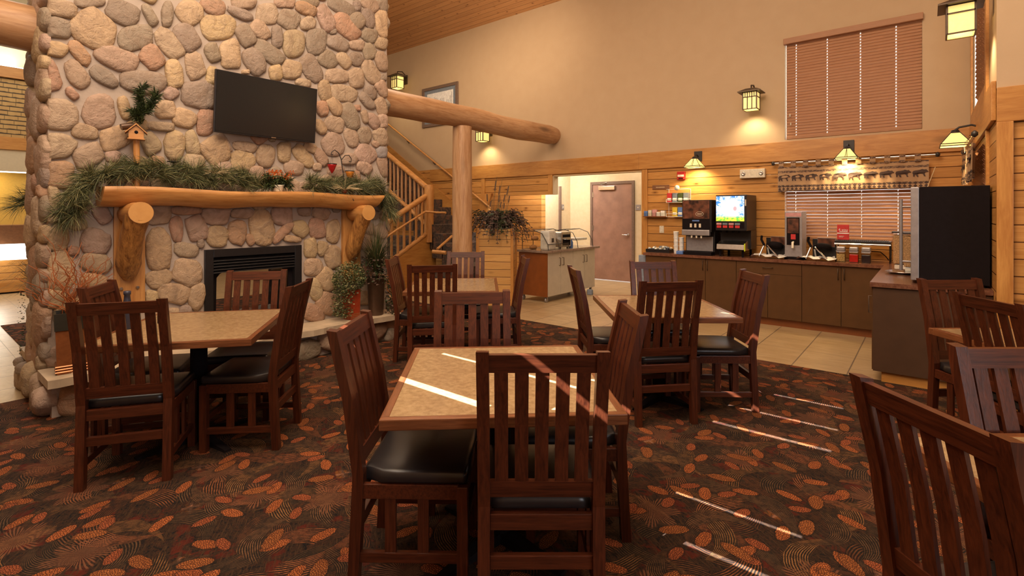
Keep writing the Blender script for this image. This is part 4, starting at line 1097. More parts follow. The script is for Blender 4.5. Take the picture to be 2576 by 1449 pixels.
def waffle(px, lab):
    p = P(px, 645, 7.55); r = empty('waffle_maker', (p.x, 7.62, CZ), R(-8), lab, 'waffle maker', 'waffle makers on the counter')
    b = MB(); b.prism([(-.2, -.1), (-.12, -.17), (.1, -.17), (.22, -.08), (.22, .12), (-.18, .14)], 0, .012)
    vs = MB(); rn = random.Random(5)
    b = MB(); n = 14; 
    for i in range(n):
        for j in range(8): b.v.append((-.22+.44*i/(n-1)+rn.uniform(-.01, .01), -.17+.3*j/7+rn.uniform(-.01, .01), .035+rn.uniform(-.018, .025)*(1 if 0 < i < n-1 and 0 < j < 7 else -.9)))
    for i in range(n-1):
        for j in range(7): b.f.append([i*8+j, (i+1)*8+j, (i+1)*8+j+1, i*8+j+1]); b.m.append(0); b.c.append((1, 1, 1)); b.sm.append(True)
    b.build('drip_cloth', 'paper_white', r)
    b = MB(); b.tube([(-.11, -.14, .02), (-.07, -.06, .19)], .011, 8); b.tube([(.13, -.14, .03), (-.03, -.06, .17)], .011, 8); b.tube([(-.05, .06, .02), (-.05, -.03, .19)], .011, 8); b.build('stand', 'chrome', r)
    b = MB(); b.tube([(-.07, -.07, .17), (-.1, -.09, .25), (-.09, -.1, .3)], .016, 8); b.build('handle', 'black_matte', r)
    b = MB(); b.lathe([(.02, -.035), (.075, -.035), (.09, -.02), (.09, .02), (.075, .035), (.02, .035)], 22, M=Matrix.Translation((.05, .0, .17)) @ Matrix.Rotation(R(-18), 4, 'X')); b.box(-.06, .0, -.04, .04, .14, .2, bev=.012); b.build('waffle_iron', 'black_matte', r)
    b = MB(); b.box(-.1, .17, .08, .11, .02, .27, bev=.003); o = b.build('back_housing', 'black_metal', r)
    b = MB(); b.box(-.04, .17, .074, .08, .17, .29, bev=.001); o2 = b.build('card_frame', 'steel', o)
    b = MB(); b.box(-.032, .162, .07, .074, .178, .282); b.build('instruction_card', 'coffee_print', o)
    return r
waffle(1938, 'black and chrome flip waffle maker left of the silver dispenser')
waffle(2058, 'black and chrome flip waffle maker right of the silver dispenser')
def food_shelf():
    x0 = P(2100, 620, 7.62).x; x1 = P(2243, 620, 7.75).x
    r = empty('buffet_shelf', ((x0+x1)/2, 7.72, CZ), 0, 'black raised shelf with chrome front bar above the topping jars', 'shelf'); hw = (x1-x0)/2
    b = MB(); b.box(-hw, hw, -.12, .14, .235, .262, bev=.004)
    for k in range(26): b.box(-hw+.02+k*(2*hw-.04)/26, -hw+.02+k*(2*hw-.04)/26+.008, -.12, .14, .262, .27)
    b.build('shelf_top', 'black_metal', r)
    b = MB(); b.tube([(-hw, -.13, .222), (hw, -.13, .222)], .013, 12); b.build('chrome_bar', 'chrome', r)
    for sx in (-1, 1):
        b = MB(); b.tube([(sx*(hw-.01), -.1, .24), (sx*(hw-.01), -.1, .0), (sx*(hw-.01), .12, .0), (sx*(hw-.01), .12, .24)], .007, 8); b.build('leg', 'black_metal', r)
    z = CZ+.271; p = P(2121, 575, 7.7)
    r2 = empty('counter_sign', (p.x, 7.7, z), 0, 'small upright red sign with white lettering on the black buffet shelf', 'sign')
    b = MB(); b.box(-.065, .065, -.004, .004, .0, .19, bev=.002); b.build('board', 'red_card', r2)
    b = MB(); b.box(-.065, .065, -.0065, -.004, .075, .088); b.box(-.04, .05, -.0065, -.004, .1, .108); b.box(-.045, .0, -.0065, -.004, .03, .034); b.box(-.045, .01, -.0065, -.004, .042, .046)
    b.build('printed_lines', 'paper_white', r2)
    cu = bpy.data.curves.new('sign_text', 'FONT'); cu.body = '4 you'; cu.size = .045; cu.extrude = .0008; cu.align_x = 'CENTER'
    o = bpy.data.objects.new('lettering', cu); COL.objects.link(o); cu.materials.append(M['paper_white']); bpy.context.view_layer.update(); me = bpy.data.meshes.new_from_object(o.evaluated_get(bpy.context.evaluated_depsgraph_get())); bpy.data.objects.remove(o); o = bpy.data.objects.new('lettering', me); COL.objects.link(o); o.parent = r2; o.location = (0, -.0055, .112); o.rotation_euler = (R(90), 0, 0)
    z = CZ
    for px, m, lab in ((2114, 'food_tan', 'square glass jar of pale tan topping, leftmost of three on the counter'), (2147, 'food_red', 'square glass jar of bright red topping between two other jars'), (2178, 'food_dark', 'square glass jar of near black topping, right of the red one')):
        q = P(px, 655, 7.5); j = empty('topping_jar', (q.x, 7.56, z), 0, lab, 'jar', 'topping jars under the buffet shelf')
        b = MB(); b.lathe([(.04, .002), (.044, .01), (.044, .105)], 4, sq=False); b.v = [tuple(Matrix.Rotation(0, 4, 'Z') @ Vector(v)) for v in b.v]
        b = MB(); b.box(-.045, .045, -.045, .045, .004, .1, bev=.008); b.build('topping', m, j)
        b = MB(); b.box(-.05, .05, -.05, .05, 0, .13, bev=.008); b.build('jar_glass', 'clear_plastic', j)
        b = MB(); b.box(-.046, .046, -.046, .046, .14, .19, bev=.012); b.box(-.048, .048, -.048, .048, .13, .14); b.build('lid', 'steel_soft', j)
food_shelf()
def cereal(px, y, lab, s=1):
    q = P(px, 655, y); r = empty('cereal_dispenser', (q.x, y, CZ), 0, lab, 'cereal dispenser', 'cereal dispensers beside the black cabinet')
    b = MB(); b.box(-.07*s, .07*s, -.09, .09, .06, .37, bev=.01); b.build('cereal', 'food_cereal', r)
    b = MB(); b.box(-.08*s, .08*s, -.1, .1, .05, .395, bev=.01); b.build('hopper', 'clear_plastic', r)
    b = MB(); b.box(-.083*s, .083*s, -.103, .103, .395, .41, bev=.004); b.build('lid', 'black_metal', r)
    b = MB(); b.box(-.06*s, .06*s, -.08, .08, 0, .05, bev=.01); b.build('base', 'white_plastic', r)
cereal(2268, 7.0, 'clear cereal dispenser in the corner beside the black cabinet')
cereal(2292, 6.65, 'clear cereal dispenser partly hidden by the black cabinet door', .8)
def black_cabinet():
    y0 = 5.62; x0 = P(2313, 600, y0).x; r = empty('display_cabinet', (.17, 6.0, CZ), 0, 'tall black sided cabinet with stainless door edge on the counter end', 'cabinet')
    ox, oy = .17, 6.0; h = 1.722-CZ
    b = MB(); b.box(x0-ox, XR-.012-ox, y0-oy, 6.4-oy, 0.02, h, bev=.006); b.build('housing', 'black_matte', r)
    b = MB(); b.box(x0-.06-ox, x0-.002-ox, y0+.002-oy, 6.38-oy, .03, h, bev=.008); d = b.build('door', 'steel_soft', r)
    b = MB(); xh = x0-.13-ox; y = y0+.12-oy
    b.tube([(x0-.06-ox, y, h-.17), (xh, y, h-.17)], .009, 8); b.tube([(x0-.06-ox, y, .18), (xh, y, .18)], .009, 8); b.tube([(xh, y, h-.1), (xh, y, .1)], .013, 10); b.build('handle', 'steel_soft', d)
    for y in (y0+.04, 6.34):
        b = MB(); b.box(x0+.03-ox, XR-.04-ox, y-.02-oy, y+.02-oy, 0, .02); b.build('foot', 'black_matte', r)
    b = MB(); b.prism([(-.15, -.2), (.08, -.2), (.08, .2), (-.15, .2)], 0, .012); 
    b = MB(); b.lathe([(.01, .006), (.1, .004), (.15, .022), (.152, .026), (.1, .012), (.01, .012)], 24)
    q = onZ(2272, 689, CZ); tag(b.build('serving_tray', 'chrome', loc=(q.x-.0, q.y, CZ)), 'round metal tray with raised rim on the counter in front of the steel door', 'tray')
black_cabinet()
def wall_things():
    # fire alarm
    p = P(1715, 442, YB); r = empty('fire_alarm', (p.x, YB, p.z), 0, 'red fire alarm on the siding left of the amber lamp', 'alarm')
    b = MB(); b.box(-.065, .065, -.04, 0, -.065, .065, bev=.01); b.build('casing', 'red_plastic', r)
    b = MB(); b.box(-.05, .05, -.052, -.04, -.02, .015, bev=.004); b.build('strobe', 'white_plastic', r)
    b = MB(); b.box(-.035, .035, -.044, -.04, -.055, -.035); b.build('sounder_grille', 'black_matte', r)
    # emergency light
    p = P(1895, 437, YB); r = empty('emergency_light', (p.x, YB, p.z), 0, 'white twin-head emergency light on the log siding', 'light fixture')
    b = MB(); b.box(-.17, .17, -.07, 0, -.065, .065, bev=.008); b.build('casing', 'cream', r)
    for x in (-.12, .12):
        b = MB(); b.lathe([(.001, 0), (.03, 0), (.028, .012), (.018, .01), (.001, .009)], 16, M=Matrix.Translation((x, -.07, 0)) @ Matrix.Rotation(R(90), 4, 'X')); b.build('lamp_head', 'steel', r)
    # wood sign
    p = P(1663, 471, YB); r = empty('wall_sign', (p.x, YB, p.z), 0, 'small dark wooden name plate on the siding', 'sign')
    b = MB(); b.box(-.145, .145, -.015, 0, -.035, .035, bev=.004); b.build('board', 'lobby_board', r)
    b = MB(); b.box(-.08, .07, -.017, -.015, -.006, .004); b.build('lettering', 'raffia', r)
    # small shelf with packets
    p = P(1648, 544, YB-.06); r = empty('wall_shelf', (p.x, YB, p.z), 0, 'small clear-edged shelf on the siding above the outlet', 'shelf')
    b = MB(); b.box(-.19, .19, -.12, 0, -.012, 0, bev=.003); b.build('board', 'panel_brown', r)
    b = MB(); b.box(-.19, .19, -.122, -.12, 0, .06); b.build('front_lip', 'clear_plastic', r)
    rn = random.Random(3)
    LB = ('box of pale blue tea packets, leftmost on the small wall shelf', 'stack of beige packets second from left on the small wall shelf', 'stack of pink packets in the middle of the small wall shelf', 'small white packet box right of the pink packets', 'rightmost white packet box on the small wall shelf')
    for k, m in enumerate(('print_blue', 'cream', 'print_pink', 'paper_white', 'paper_white')):
        b = MB(); h = (.085, .1, .11, .07, .09)[k]; b.box(-.03, .03, -.04, .04, 0, h, bev=.003)
        o = b.build('tea_packet_box', m, loc=(p.x-.145+k*.072, YB-.065, p.z)); tag(o, LB[k], 'box', 'packets on the small wall shelf')
    # wire rack with boxes
    a = P(1678, 545, YB-.08); c = P(1733, 475, YB-.08); w = c.x-a.x
    r = empty('wire_rack', (a.x+w/2, YB, a.z), 0, 'white two-tier wire rack with round badge hung on the siding', 'rack'); H = c.z-a.z
    b = MB(); hw = w/2
    for z in (0, .05, H*.52, H*.52+.05, H):
        b.tube([(-hw, 0, z), (-hw, -.11, z), (hw, -.11, z), (hw, 0, z)], .004, 6)
    for x in (-hw, hw): b.tube([(x, -.11, 0), (x, -.11, .05)], .004, 6); b.tube([(x, -.005, 0), (x, -.005, H)], .004, 6); b.tube([(x, -.11, H*.52), (x, -.11, H*.52+.05)], .004, 6)
    for z in (0, H*.52):
        for k in range(8): b.tube([(-hw+w*k/7, 0, z), (-hw+w*k/7, -.11, z)], .003, 5)
    b.build('wire_frame', 'paper_white', r)
    b = MB(); b.lathe([(.001, 0), (.042, 0), (.042, .004), (.001, .005)], 24, M=Matrix.Translation((0, -.115, H+.02)) @ Matrix.Rotation(R(90), 4, 'X')); b.build('badge', 'white_plastic', r)
    items = [(0, H*.52, 'red_card', 'red and white box at the upper left of the wire rack'), (1, H*.52, 'print_grey', 'grey box second on the upper tier of the wire rack'), (2, H*.52, 'leaf', 'green box on the upper tier of the wire rack'), (3, H*.52, 'print_grey', 'dark grey box at the upper right of the wire rack'),
             (1, 0, 'print_yellow', 'yellow box on the lower tier of the wire rack'), (2, 0, 'print_blue', 'blue box on the lower tier of the wire rack')]
    for k, z, m, lab in items:
        b = MB(); b.box(-w/9, w/9, -.04, .04, .004, .15, bev=.003); b.box(-w/9+.01, w/9-.01, -.042, -.04, .03, .07, mi=1)
        tag(b.build('snack_box', [m, 'paper_white'], loc=(r.location.x-hw+w*(k+.5)/4, YB-.058, a.z+z)), lab, 'box', 'boxes in the wire rack')
wall_things()
def counter_smalls():
    rn = random.Random(8)
    # condiment tray
    p = P(1660, 627, 7.6); r = empty('condiment_tray', (p.x, 7.62, CZ), 0, 'low dark tray of creamers and packets at the doorway end of the counter', 'tray')
    b = MB(); b.box(-.19, .19, -.12, .12, 0, .012); 
    for a in ((-.19, .19, -.12, -.11), (-.19, .19, .11, .12), (-.19, -.18, -.11, .11), (.18, .19, -.11, .11), (-.005, .005, -.11, .11)): b.box(*a, .012, .05)
    b.build('tray_body', 'black_metal', r)
    for k in range(34):
        b = MB(); m = ('paper_white', 'cream', 'blue_grey', 'print_grey')[k % 4]
        x, y = rn.uniform(-.16, .16), rn.uniform(-.09, .09); z = .03+rn.uniform(0, .045)
        b.lathe([(.016, 0), (.02, .022)], 8)
        o = b.build('creamer_cup', m, loc=(p.x+x, 7.62+y, CZ+z)); o.rotation_euler = (rn.uniform(-.6, .6), rn.uniform(-.6, .6), 0)
        tag(o, 'tiny sealed creamer cup loose in the dark tray at the counter end', 'creamer', 'creamer cups in the condiment tray')
    # cups
    p = P(1702, 625, 7.55)
    spots = [(0, 0, 0, 'foam cup stack at the front left beside the hot drink machine'), (.09, .02, 0, 'foam cup stack at the front right beside the hot drink machine')]
    for k in range(8):
        col, lev = k % 2, k//2
        b = MB(); b.lathe([(.03, 0), (.036, .055), (.038, .06), (.034, .058), (.028, .004)], 16)
        lab = ('foam cup in the left column of the cup pile beside the hot drink machine', 'foam cup in the right column of the cup pile beside the hot drink machine')[col]
        tag(b.build('foam_cup', 'paper_white', loc=(p.x+col*.085-.02, 7.58, CZ+lev*.061)), lab, 'cup', 'left column of foam cups' if col == 0 else 'right column of foam cups')
    b = MB(); b.lathe([(.032, 0), (.04, .08), (.042, .085), (.038, .083), (.03, .004)], 16); tag(b.build('foam_cup', 'paper_white', loc=(p.x-.02, 7.58, CZ+.245)), 'single foam cup standing on top of the left cup column', 'cup', None)
    b = MB(); b.box(-.05, .05, -.05, .05, 0, .05, bev=.01); tag(b.build('napkin_pack', 'print_blue', loc=(P(1712, 635, 7.42).x, 7.42, CZ)), 'blue and white napkin pack at the foot of the cup pile', 'napkins')
    # power cord
    b = MB(); q = [P(px, py, 7.8) for px, py in ((2190, 632), (2215, 634), (2228, 645), (2236, 655))]; b.tube([(v.x, v.y, v.z) for v in q], .006, 6)
    tag(b.build('power_cord', 'black_matte'), 'short black cable arching across the counter corner', 'cable')
counter_smalls()

# ================================================================ SNACK CABINET
def snack_cabinet():
    x0, x1, y0, y1 = -5.47, -4.87, 6.87, 8.42; r = empty('rolling_cabinet', ((x0+x1)/2, (y0+y1)/2, 0), 0, 'wheeled snack cabinet with brown side and four cream doors in the doorway', 'cabinet')
    ox, oy = r.location.x, r.location.y
    def B(n, m, a, par=r, **k):
        b = MB(); b.box(a[0]-ox, a[1]-ox, a[2]-oy, a[3]-oy, a[4], a[5], **k); return b.build(n, m, par)
    B('carcass', 'panel_brown', (x0, x1-.02, y0+.02, y1, .1, .83)); B('side_panel', 'panel_brown', (x0, x1-.002, y0, y0+.018, .1, .83), bev=.002)
    B('countertop', 'worktop_grey', (x0-.03, x1+.04, y0-.04, y1+.12, .83, .868), bev=.004)
    w = (y1-y0-.02)/4
    for k in range(4):
        a = y0+.02+k*w
        d = B('door', 'cab_cream', (x1-.02, x1, a+.003, a+w-.003, .105, .825), bev=.002)
        h = a+w-.05 if k % 2 == 0 else a+.05
        b = MB(); b.tube([(x1-ox, h-oy, .6), (x1+.03-ox, h-oy, .6), (x1+.03-ox, h-oy, .73), (x1-ox, h-oy, .73)], .006, 6); b.build('handle', 'iron_bronze', d)
    for x in (x0+.06, x1-.06):
        for y in (y0+.06, y1-.06):
            b = MB(); b.lathe([(.03, -.014), (.042, -.01), (.042, .01), (.03, .014)], 16, M=Matrix.Translation((x-ox, y-oy, .042)) @ Matrix.Rotation(R(90), 4, 'Y')); b.box(x-ox-.022, x-ox+.022, y-oy-.012, y-oy+.012, .05, .1); b.build('caster', 'steel_soft', r)
    zt = .868
    # clear bread case
    ya, yb = 6.93, 7.55
    c = empty('bread_case', ((x0+x1)/2, (ya+yb)/2, zt), 0, 'clear curved bread display case on the snack cabinet', 'display case'); oy2 = c.location.y
    prof = [(.27, 0), (.27, .3), (.05, .34), (-.15, .28), (-.27, .1), (-.28, 0)]
    hw = (yb-ya)/2
    b = MB()
    for y in (-hw, 0, hw): b.tube([(-px_*1.0, y, z) for px_, z in prof], .006, 6)
    for px_, z in (prof[0], prof[1], prof[2], prof[4]): b.tube([(-px_, -hw, z), (-px_, hw, z)], .006, 6)
    b.build('frame', 'iron', c)
    b = MB()
    for y in (-hw, hw): b.add([(-px_, y, z) for px_, z in prof], [list(range(len(prof)))])
    for k in range(1, len(prof)-1): b.add([(-prof[k][0], -hw, prof[k][1]), (-prof[k+1][0], -hw, prof[k+1][1]), (-prof[k+1][0], hw, prof[k+1][1]), (-prof[k][0], hw, prof[k][1])], [(0, 1, 2, 3)])
    b.build('clear_panels', 'clear_plastic', c)
    b = MB(); b.box(-.22, .2, -hw+.01, hw-.01, .15, .156); b.build('shelf', 'clear_plastic', c)
    cx, cy = c.location.x, c.location.y
    for k, (dx, dy, z) in enumerate(((-.1, -.18, .156), (.1, -.17, .156), (-.1, .12, .156), (-.12, -.2, 0), (.1, -.18, 0), (.0, .12, 0))):
        b = MB(); b.lathe([(.01, 0), (.05, .008), (.06, .035), (.045, .065), (.015, .08)], 14); o = b.build('bread_roll', 'bread', loc=(cx+dx, cy+dy, zt+z)); o.scale = (1.0, 1.4, 1)
        tag(o, ('bread roll on the upper shelf' if z > .1 else 'bread roll on the bottom') + ' of the clear case, '+('doorway side', 'room side', 'far side')[k % 3], 'bread', 'bread rolls in the clear case')
    r2 = empty('cereal_bag', (x1-.13, 7.08, zt), R(6), 'upright pale plastic bag with dark square print on the snack cabinet', 'bag')
    b = MB(); b.box(-.09, .09, -.12, .12, 0, .33, bev=.03); b.build('bag', 'bag_white', r2)
    b = MB(); b.box(.0905, .094, -.04, -.005, .13, .2); b.box(.0905, .094, .005, .04, .13, .2); b.build('print', 'iron', r2)
    # toaster
    r3 = empty('conveyor_toaster', (x1-.22, 7.5, zt), 0, 'silver toaster oven with dark open mouth on the snack cabinet', 'toaster')
    b = MB(); b.box(-.2, .18, -.14, .16, .03, .3, bev=.02); b.build('housing', 'steel', r3)
    b = MB(); b.box(.18, .186, -.11, .12, .06, .17); b.box(.18, .186, -.11, .12, .2, .25); b.build('opening', 'black_matte', r3)
    b = MB(); b.box(.186, .26, -.1, .11, .165, .178); b.build('feed_tray', 'chrome', r3)
    for y in (-.1, .12):
        b = MB(); b.lathe([(.014, 0), (.014, .03)], 10, cx=.12, cy=y); b.lathe([(.014, 0), (.014, .03)], 10, cx=-.15, cy=y); b.build('foot', 'black_matte', r3)
    # second guard
    c = empty('sneeze_guard', ((x0+x1)/2+.05, 8.02, zt), 0, 'clear rounded food guard at the far end of the snack cabinet', 'food guard')
    b = MB(); hw = .26; prof = [(-.25, 0), (-.25, .3), (.0, .33), (.18, .27), (.27, .12), (.29, 0)]
    for y in (-hw, hw): b.tube([(p_, y, z) for p_, z in prof], .006, 6)
    b.tube([(-.25, -hw, .3), (-.25, hw, .3)], .006, 6); b.tube([(.0, -hw, .33), (.0, hw, .33)], .006, 6); b.build('frame', 'iron', c)
    b = MB()
    for k in range(1, 4): b.add([(prof[k][0], -hw, prof[k][1]), (prof[k+1][0], -hw, prof[k+1][1]), (prof[k+1][0], hw, prof[k+1][1]), (prof[k][0], hw, prof[k][1])], [(0, 1, 2, 3)])
    b.build('clear_panels', 'clear_plastic', c)
    b = MB(); b.box(-.2, .2, -.22, .2, .13, .17, bev=.01); b.build('tray_box', 'bag_white', c)
    b = MB(); b.lathe([(.035, 0), (.037, .1), (.02, .13), (.016, .16)], 14); tag(b.build('juice_bottle', 'print_blue', loc=(x1-.12, 7.78, zt)), 'blue labelled bottle between the toaster and the food guard', 'bottle')
    b = MB(); b.box(-.05, .05, -.03, .03, 0, .1, bev=.015); q = onX(1482, 729, x1+.07); tag(b.build('floor_plug', 'blue_grey', loc=(x1+.09, q.y, .0)), 'dark blue adapter on the floor by the last cream door', 'adapter')
snack_cabinet()
# ================================================================ STAIRS
def stairs():
    r = empty('staircase', (-8.6, 7.4, 0), 0, 'carpeted staircase with peeled log railing rising left along the beige wall', 'staircase'); O = Vector((-8.6, 7.4, 0))
    def bl(b, n, m, par=r):
        o = b.build(n, m, None); o.parent = par; o.location = -O if par == r else (0, 0, 0); return o
    SL = .627
    def zn(x): return .94+(-7.51-x)*SL
    # flight along the wall
    b = MB(); ris = .18; k = 0; x = -7.51+.94/SL
    while x > -12.4:
        z = (k+1)*ris; x2 = x-ris/SL
        b.box(x2-.03, x+.015, 6.93, YB-.002, max(0, z-.5), z, bev=.012); x = x2; k += 1
    bl(b, 'steps', 'stair_carpet')
    # skirt board on the wall
    b = MB(); b.prism([(-6.6, zn(-6.6)+.02), (-12.0, zn(-12.0)+.02), (-12.0, zn(-12)+.34), (-6.6, zn(-6.6)+.34)], YB-.03, YB-.003, 'y'); bl(b, 'skirt_board', 'cedar_x')
    # second flight towards the lobby with its side board
    xs = -7.86
    def zm(y): return 1.02-(6.9-y)*.6
    b = MB()
    for k in range(6):
        y = 6.9-k*.3; z = 1.02-k*.18
        b.box(xs-1.1, xs-.05, y-.3, y+.02, max(0, z-.4), z-.0, bev=.012)
    bl(b, 'steps', 'stair_carpet')
    b = MB(); b.prism([(5.35, 0), (7.1, 0), (7.1, 1.0), (6.75, 1.0), (5.35, .17)], xs-.05, xs+.03, 'x'); bl(b, 'side_board', 'cedar_y')
    # newel
    b = MB(); b.tube([(xs+.0, 6.93, .9), (xs, 6.93, 1.4), (xs+.01, 6.93, 1.95), (xs, 6.93, 2.06)], [.1, .095, .1, .085], 16, wob=.03, seed=1); nw = bl(b, 'newel_post', 'log_z')
    b = MB(); b.prism([(-.0, .9), (0, .98), (.05, .98), (.05, .9)], xs-.12, xs+.16, 'x')
    # rails
    def rail(p, q, rad, n=6, seed=0, name='rail', m='log_x', balus=0, low=None):
        p = Vector(p); q = Vector(q)
        b = MB(); b.tube([p.lerp(q, k/n) for k in range(n+1)], rad, 10, wob=.06, seed=seed); o = bl(b, name, m)
        return o
    def Z(x): return 2.02+(-7.92-x)*.6
    rail((-7.9, 6.93, 2.0), (-11.6, 6.93, Z(-11.6)), .055, 10, 1, 'top_rail')
    rail((-7.9, 6.93, 1.25), (-11.6, 6.93, Z(-11.6)-.82), .045, 10, 2, 'bottom_rail')
    k = 0; x = -8.04
    while x > -11.5:
        b = MB(); b.tube([(x, 6.93, Z(x)-.84), (x+.01*math.sin(k), 6.93, Z(x)-.4), (x, 6.93, Z(x)-.03)], .024, 8, wob=.08, seed=k); bl(b, 'baluster', 'peeled_z'); x -= .135; k += 1
    def Zy(y): return 1.87-(6.9-y)*.55
    rail((xs, 6.9, 1.86), (xs, 5.1, Zy(5.1)), .055, 8, 3, 'top_rail', 'log_y')
    rail((xs, 6.9, 1.09), (xs, 5.2, Zy(5.2)-.78), .045, 8, 4, 'bottom_rail', 'log_y')
    y = 6.75; k = 0
    while y > 5.2:
        b = MB(); b.tube([(xs, y, Zy(y)-.8), (xs, y, Zy(y)-.03)], .026, 8, wob=.08, seed=k+40); bl(b, 'baluster', 'log_z'); y -= .15; k += 1
    # slim handrails
    b = MB(); b.tube([(xs+.1, 6.75, 1.52), (xs+.1, 6.0, 1.15), (xs+.1, 5.0, .6)], .022, 8); b.tube([(xs+.1, 6.75, 1.52), (xs+.3, 6.93, 1.5), (xs+.5, 6.93, 1.5)], .022, 8); bl(b, 'hand_rail', 'log_y')
    a, c = onY(973, 310, YB-.08), onY(1200, 495, YB-.08); b = MB(); b.tube([a+(a-c)*.3, a, c, c+Vector((.4, 0, -.25))], .022, 8)
    wr = bl(b, 'wall_rail', 'log_x')
    for t in (.25, .55, .82):
        p = a.lerp(c, t); b = MB(); b.tube([p-Vector((0, 0, .02)), p+Vector((0, .03, -.06)), p+Vector((0, .078, -.06))], .008, 6); b.lathe([(.001, 0), (.03, 0), (.03, .006), (.001, .006)], 10, M=Matrix.Translation(p+Vector((0, .078, -.06))) @ Matrix.Rotation(R(90), 4, 'X')); bl(b, 'rail_bracket', 'iron', wr)
    # low capped wall at the foot
    p = atD(1103, 632, 8.9); b = MB(); b.tube([atD(1088, 633, 8.9), atD(1122, 636, 8.85)], .035, 10); b.tube([atD(1100, 627, 9.1), atD(1137, 594, 9.6)], .025, 8); bl(b, 'low_rail', 'log_x')
    b = MB(); q0, q1 = atD(1040, 668, 8.8), atD(1135, 668, 8.6)
    b.box(q0.x, q1.x, 6.1, 6.9, 0, .55, bev=.02); bl(b, 'landing', 'stair_carpet')
stairs()
# slanted pale trim next to the low opening
b = MB(); a, c = onY(1189, 575, YB-.05), onY(1222, 487, YB-.05)
b.add([(a.x-.12, a.y, a.z-.3), (a.x+.12, a.y, a.z-.3), (c.x+.16, c.y, c.z), (c.x-.1, c.y, c.z), (a.x-.12, a.y+.05, a.z-.3), (a.x+.12, a.y+.05, a.z-.3), (c.x+.16, c.y+.05, c.z), (c.x-.1, c.y+.05, c.z)], [(0, 1, 2, 3), (7, 6, 5, 4), (0, 4, 5, 1), (1, 5, 6, 2), (2, 6, 7, 3), (3, 7, 4, 0)])
struct('trim_9', b, 'cedar_z')

# ================================================================ PLANTS
def needles(b, tips, rn, n, ln, w, mi=(0, 1), spread=1.0, droop=.3):
    for (p, d) in tips:
        p = Vector(p); d = Vector(d).normalized()
        for k in range(n):
            v = (d+Vector((rn.gauss(0, 1), rn.gauss(0, 1), rn.gauss(0, 1)))*spread*.5).normalized()
            L = ln*rn.uniform(.6, 1.15); q0 = p+d*rn.uniform(-.03, .02); m = q0+v*L*.55; e = m+(v+Vector((0, 0, -droop)))*L*.45
            a = v.cross(Vector((rn.uniform(-1, 1), rn.uniform(-1, 1), rn.uniform(-1, 1))))
            if a.length < 1e-4: continue
            a = a.normalized()*w; mm = mi[0] if rn.random() < .62 else mi[1]
            b.add([q0-a, q0+a, m+a, m-a, e], [(0, 1, 2, 3), (3, 2, 4)], mm)
def garland(name, path, seed, label, dens=26, ww=.0015):
    rn = random.Random(seed); b = MB(); tips = []
    P_ = [Vector(p) for p in path]
    b.tube(P_, .012, 6, mi=2)
    for i in range(len(P_)-1):
        L = (P_[i+1]-P_[i]).length; m = max(1, int(L*dens)); t = (P_[i+1]-P_[i]).normalized()
        for k in range(m):
            p = P_[i].lerp(P_[i+1], (k+rn.random())/m)
            d = t*rn.choice((1, 1, -.6))+Vector((rn.uniform(.0, .8), rn.uniform(-.5, .5), rn.uniform(-.25, .55)))
            tips.append((p+Vector((rn.uniform(-.04, .09), rn.uniform(-.06, .06), rn.uniform(-.03, .1))), d))
    needles(b, tips, rn, 58, .17, ww)
    o = b.build(name, ['needle', 'needle_light', 'leaf_dry']); tag(o, label, 'garland'); return o
MX = XF+.13; MZ = 1.712
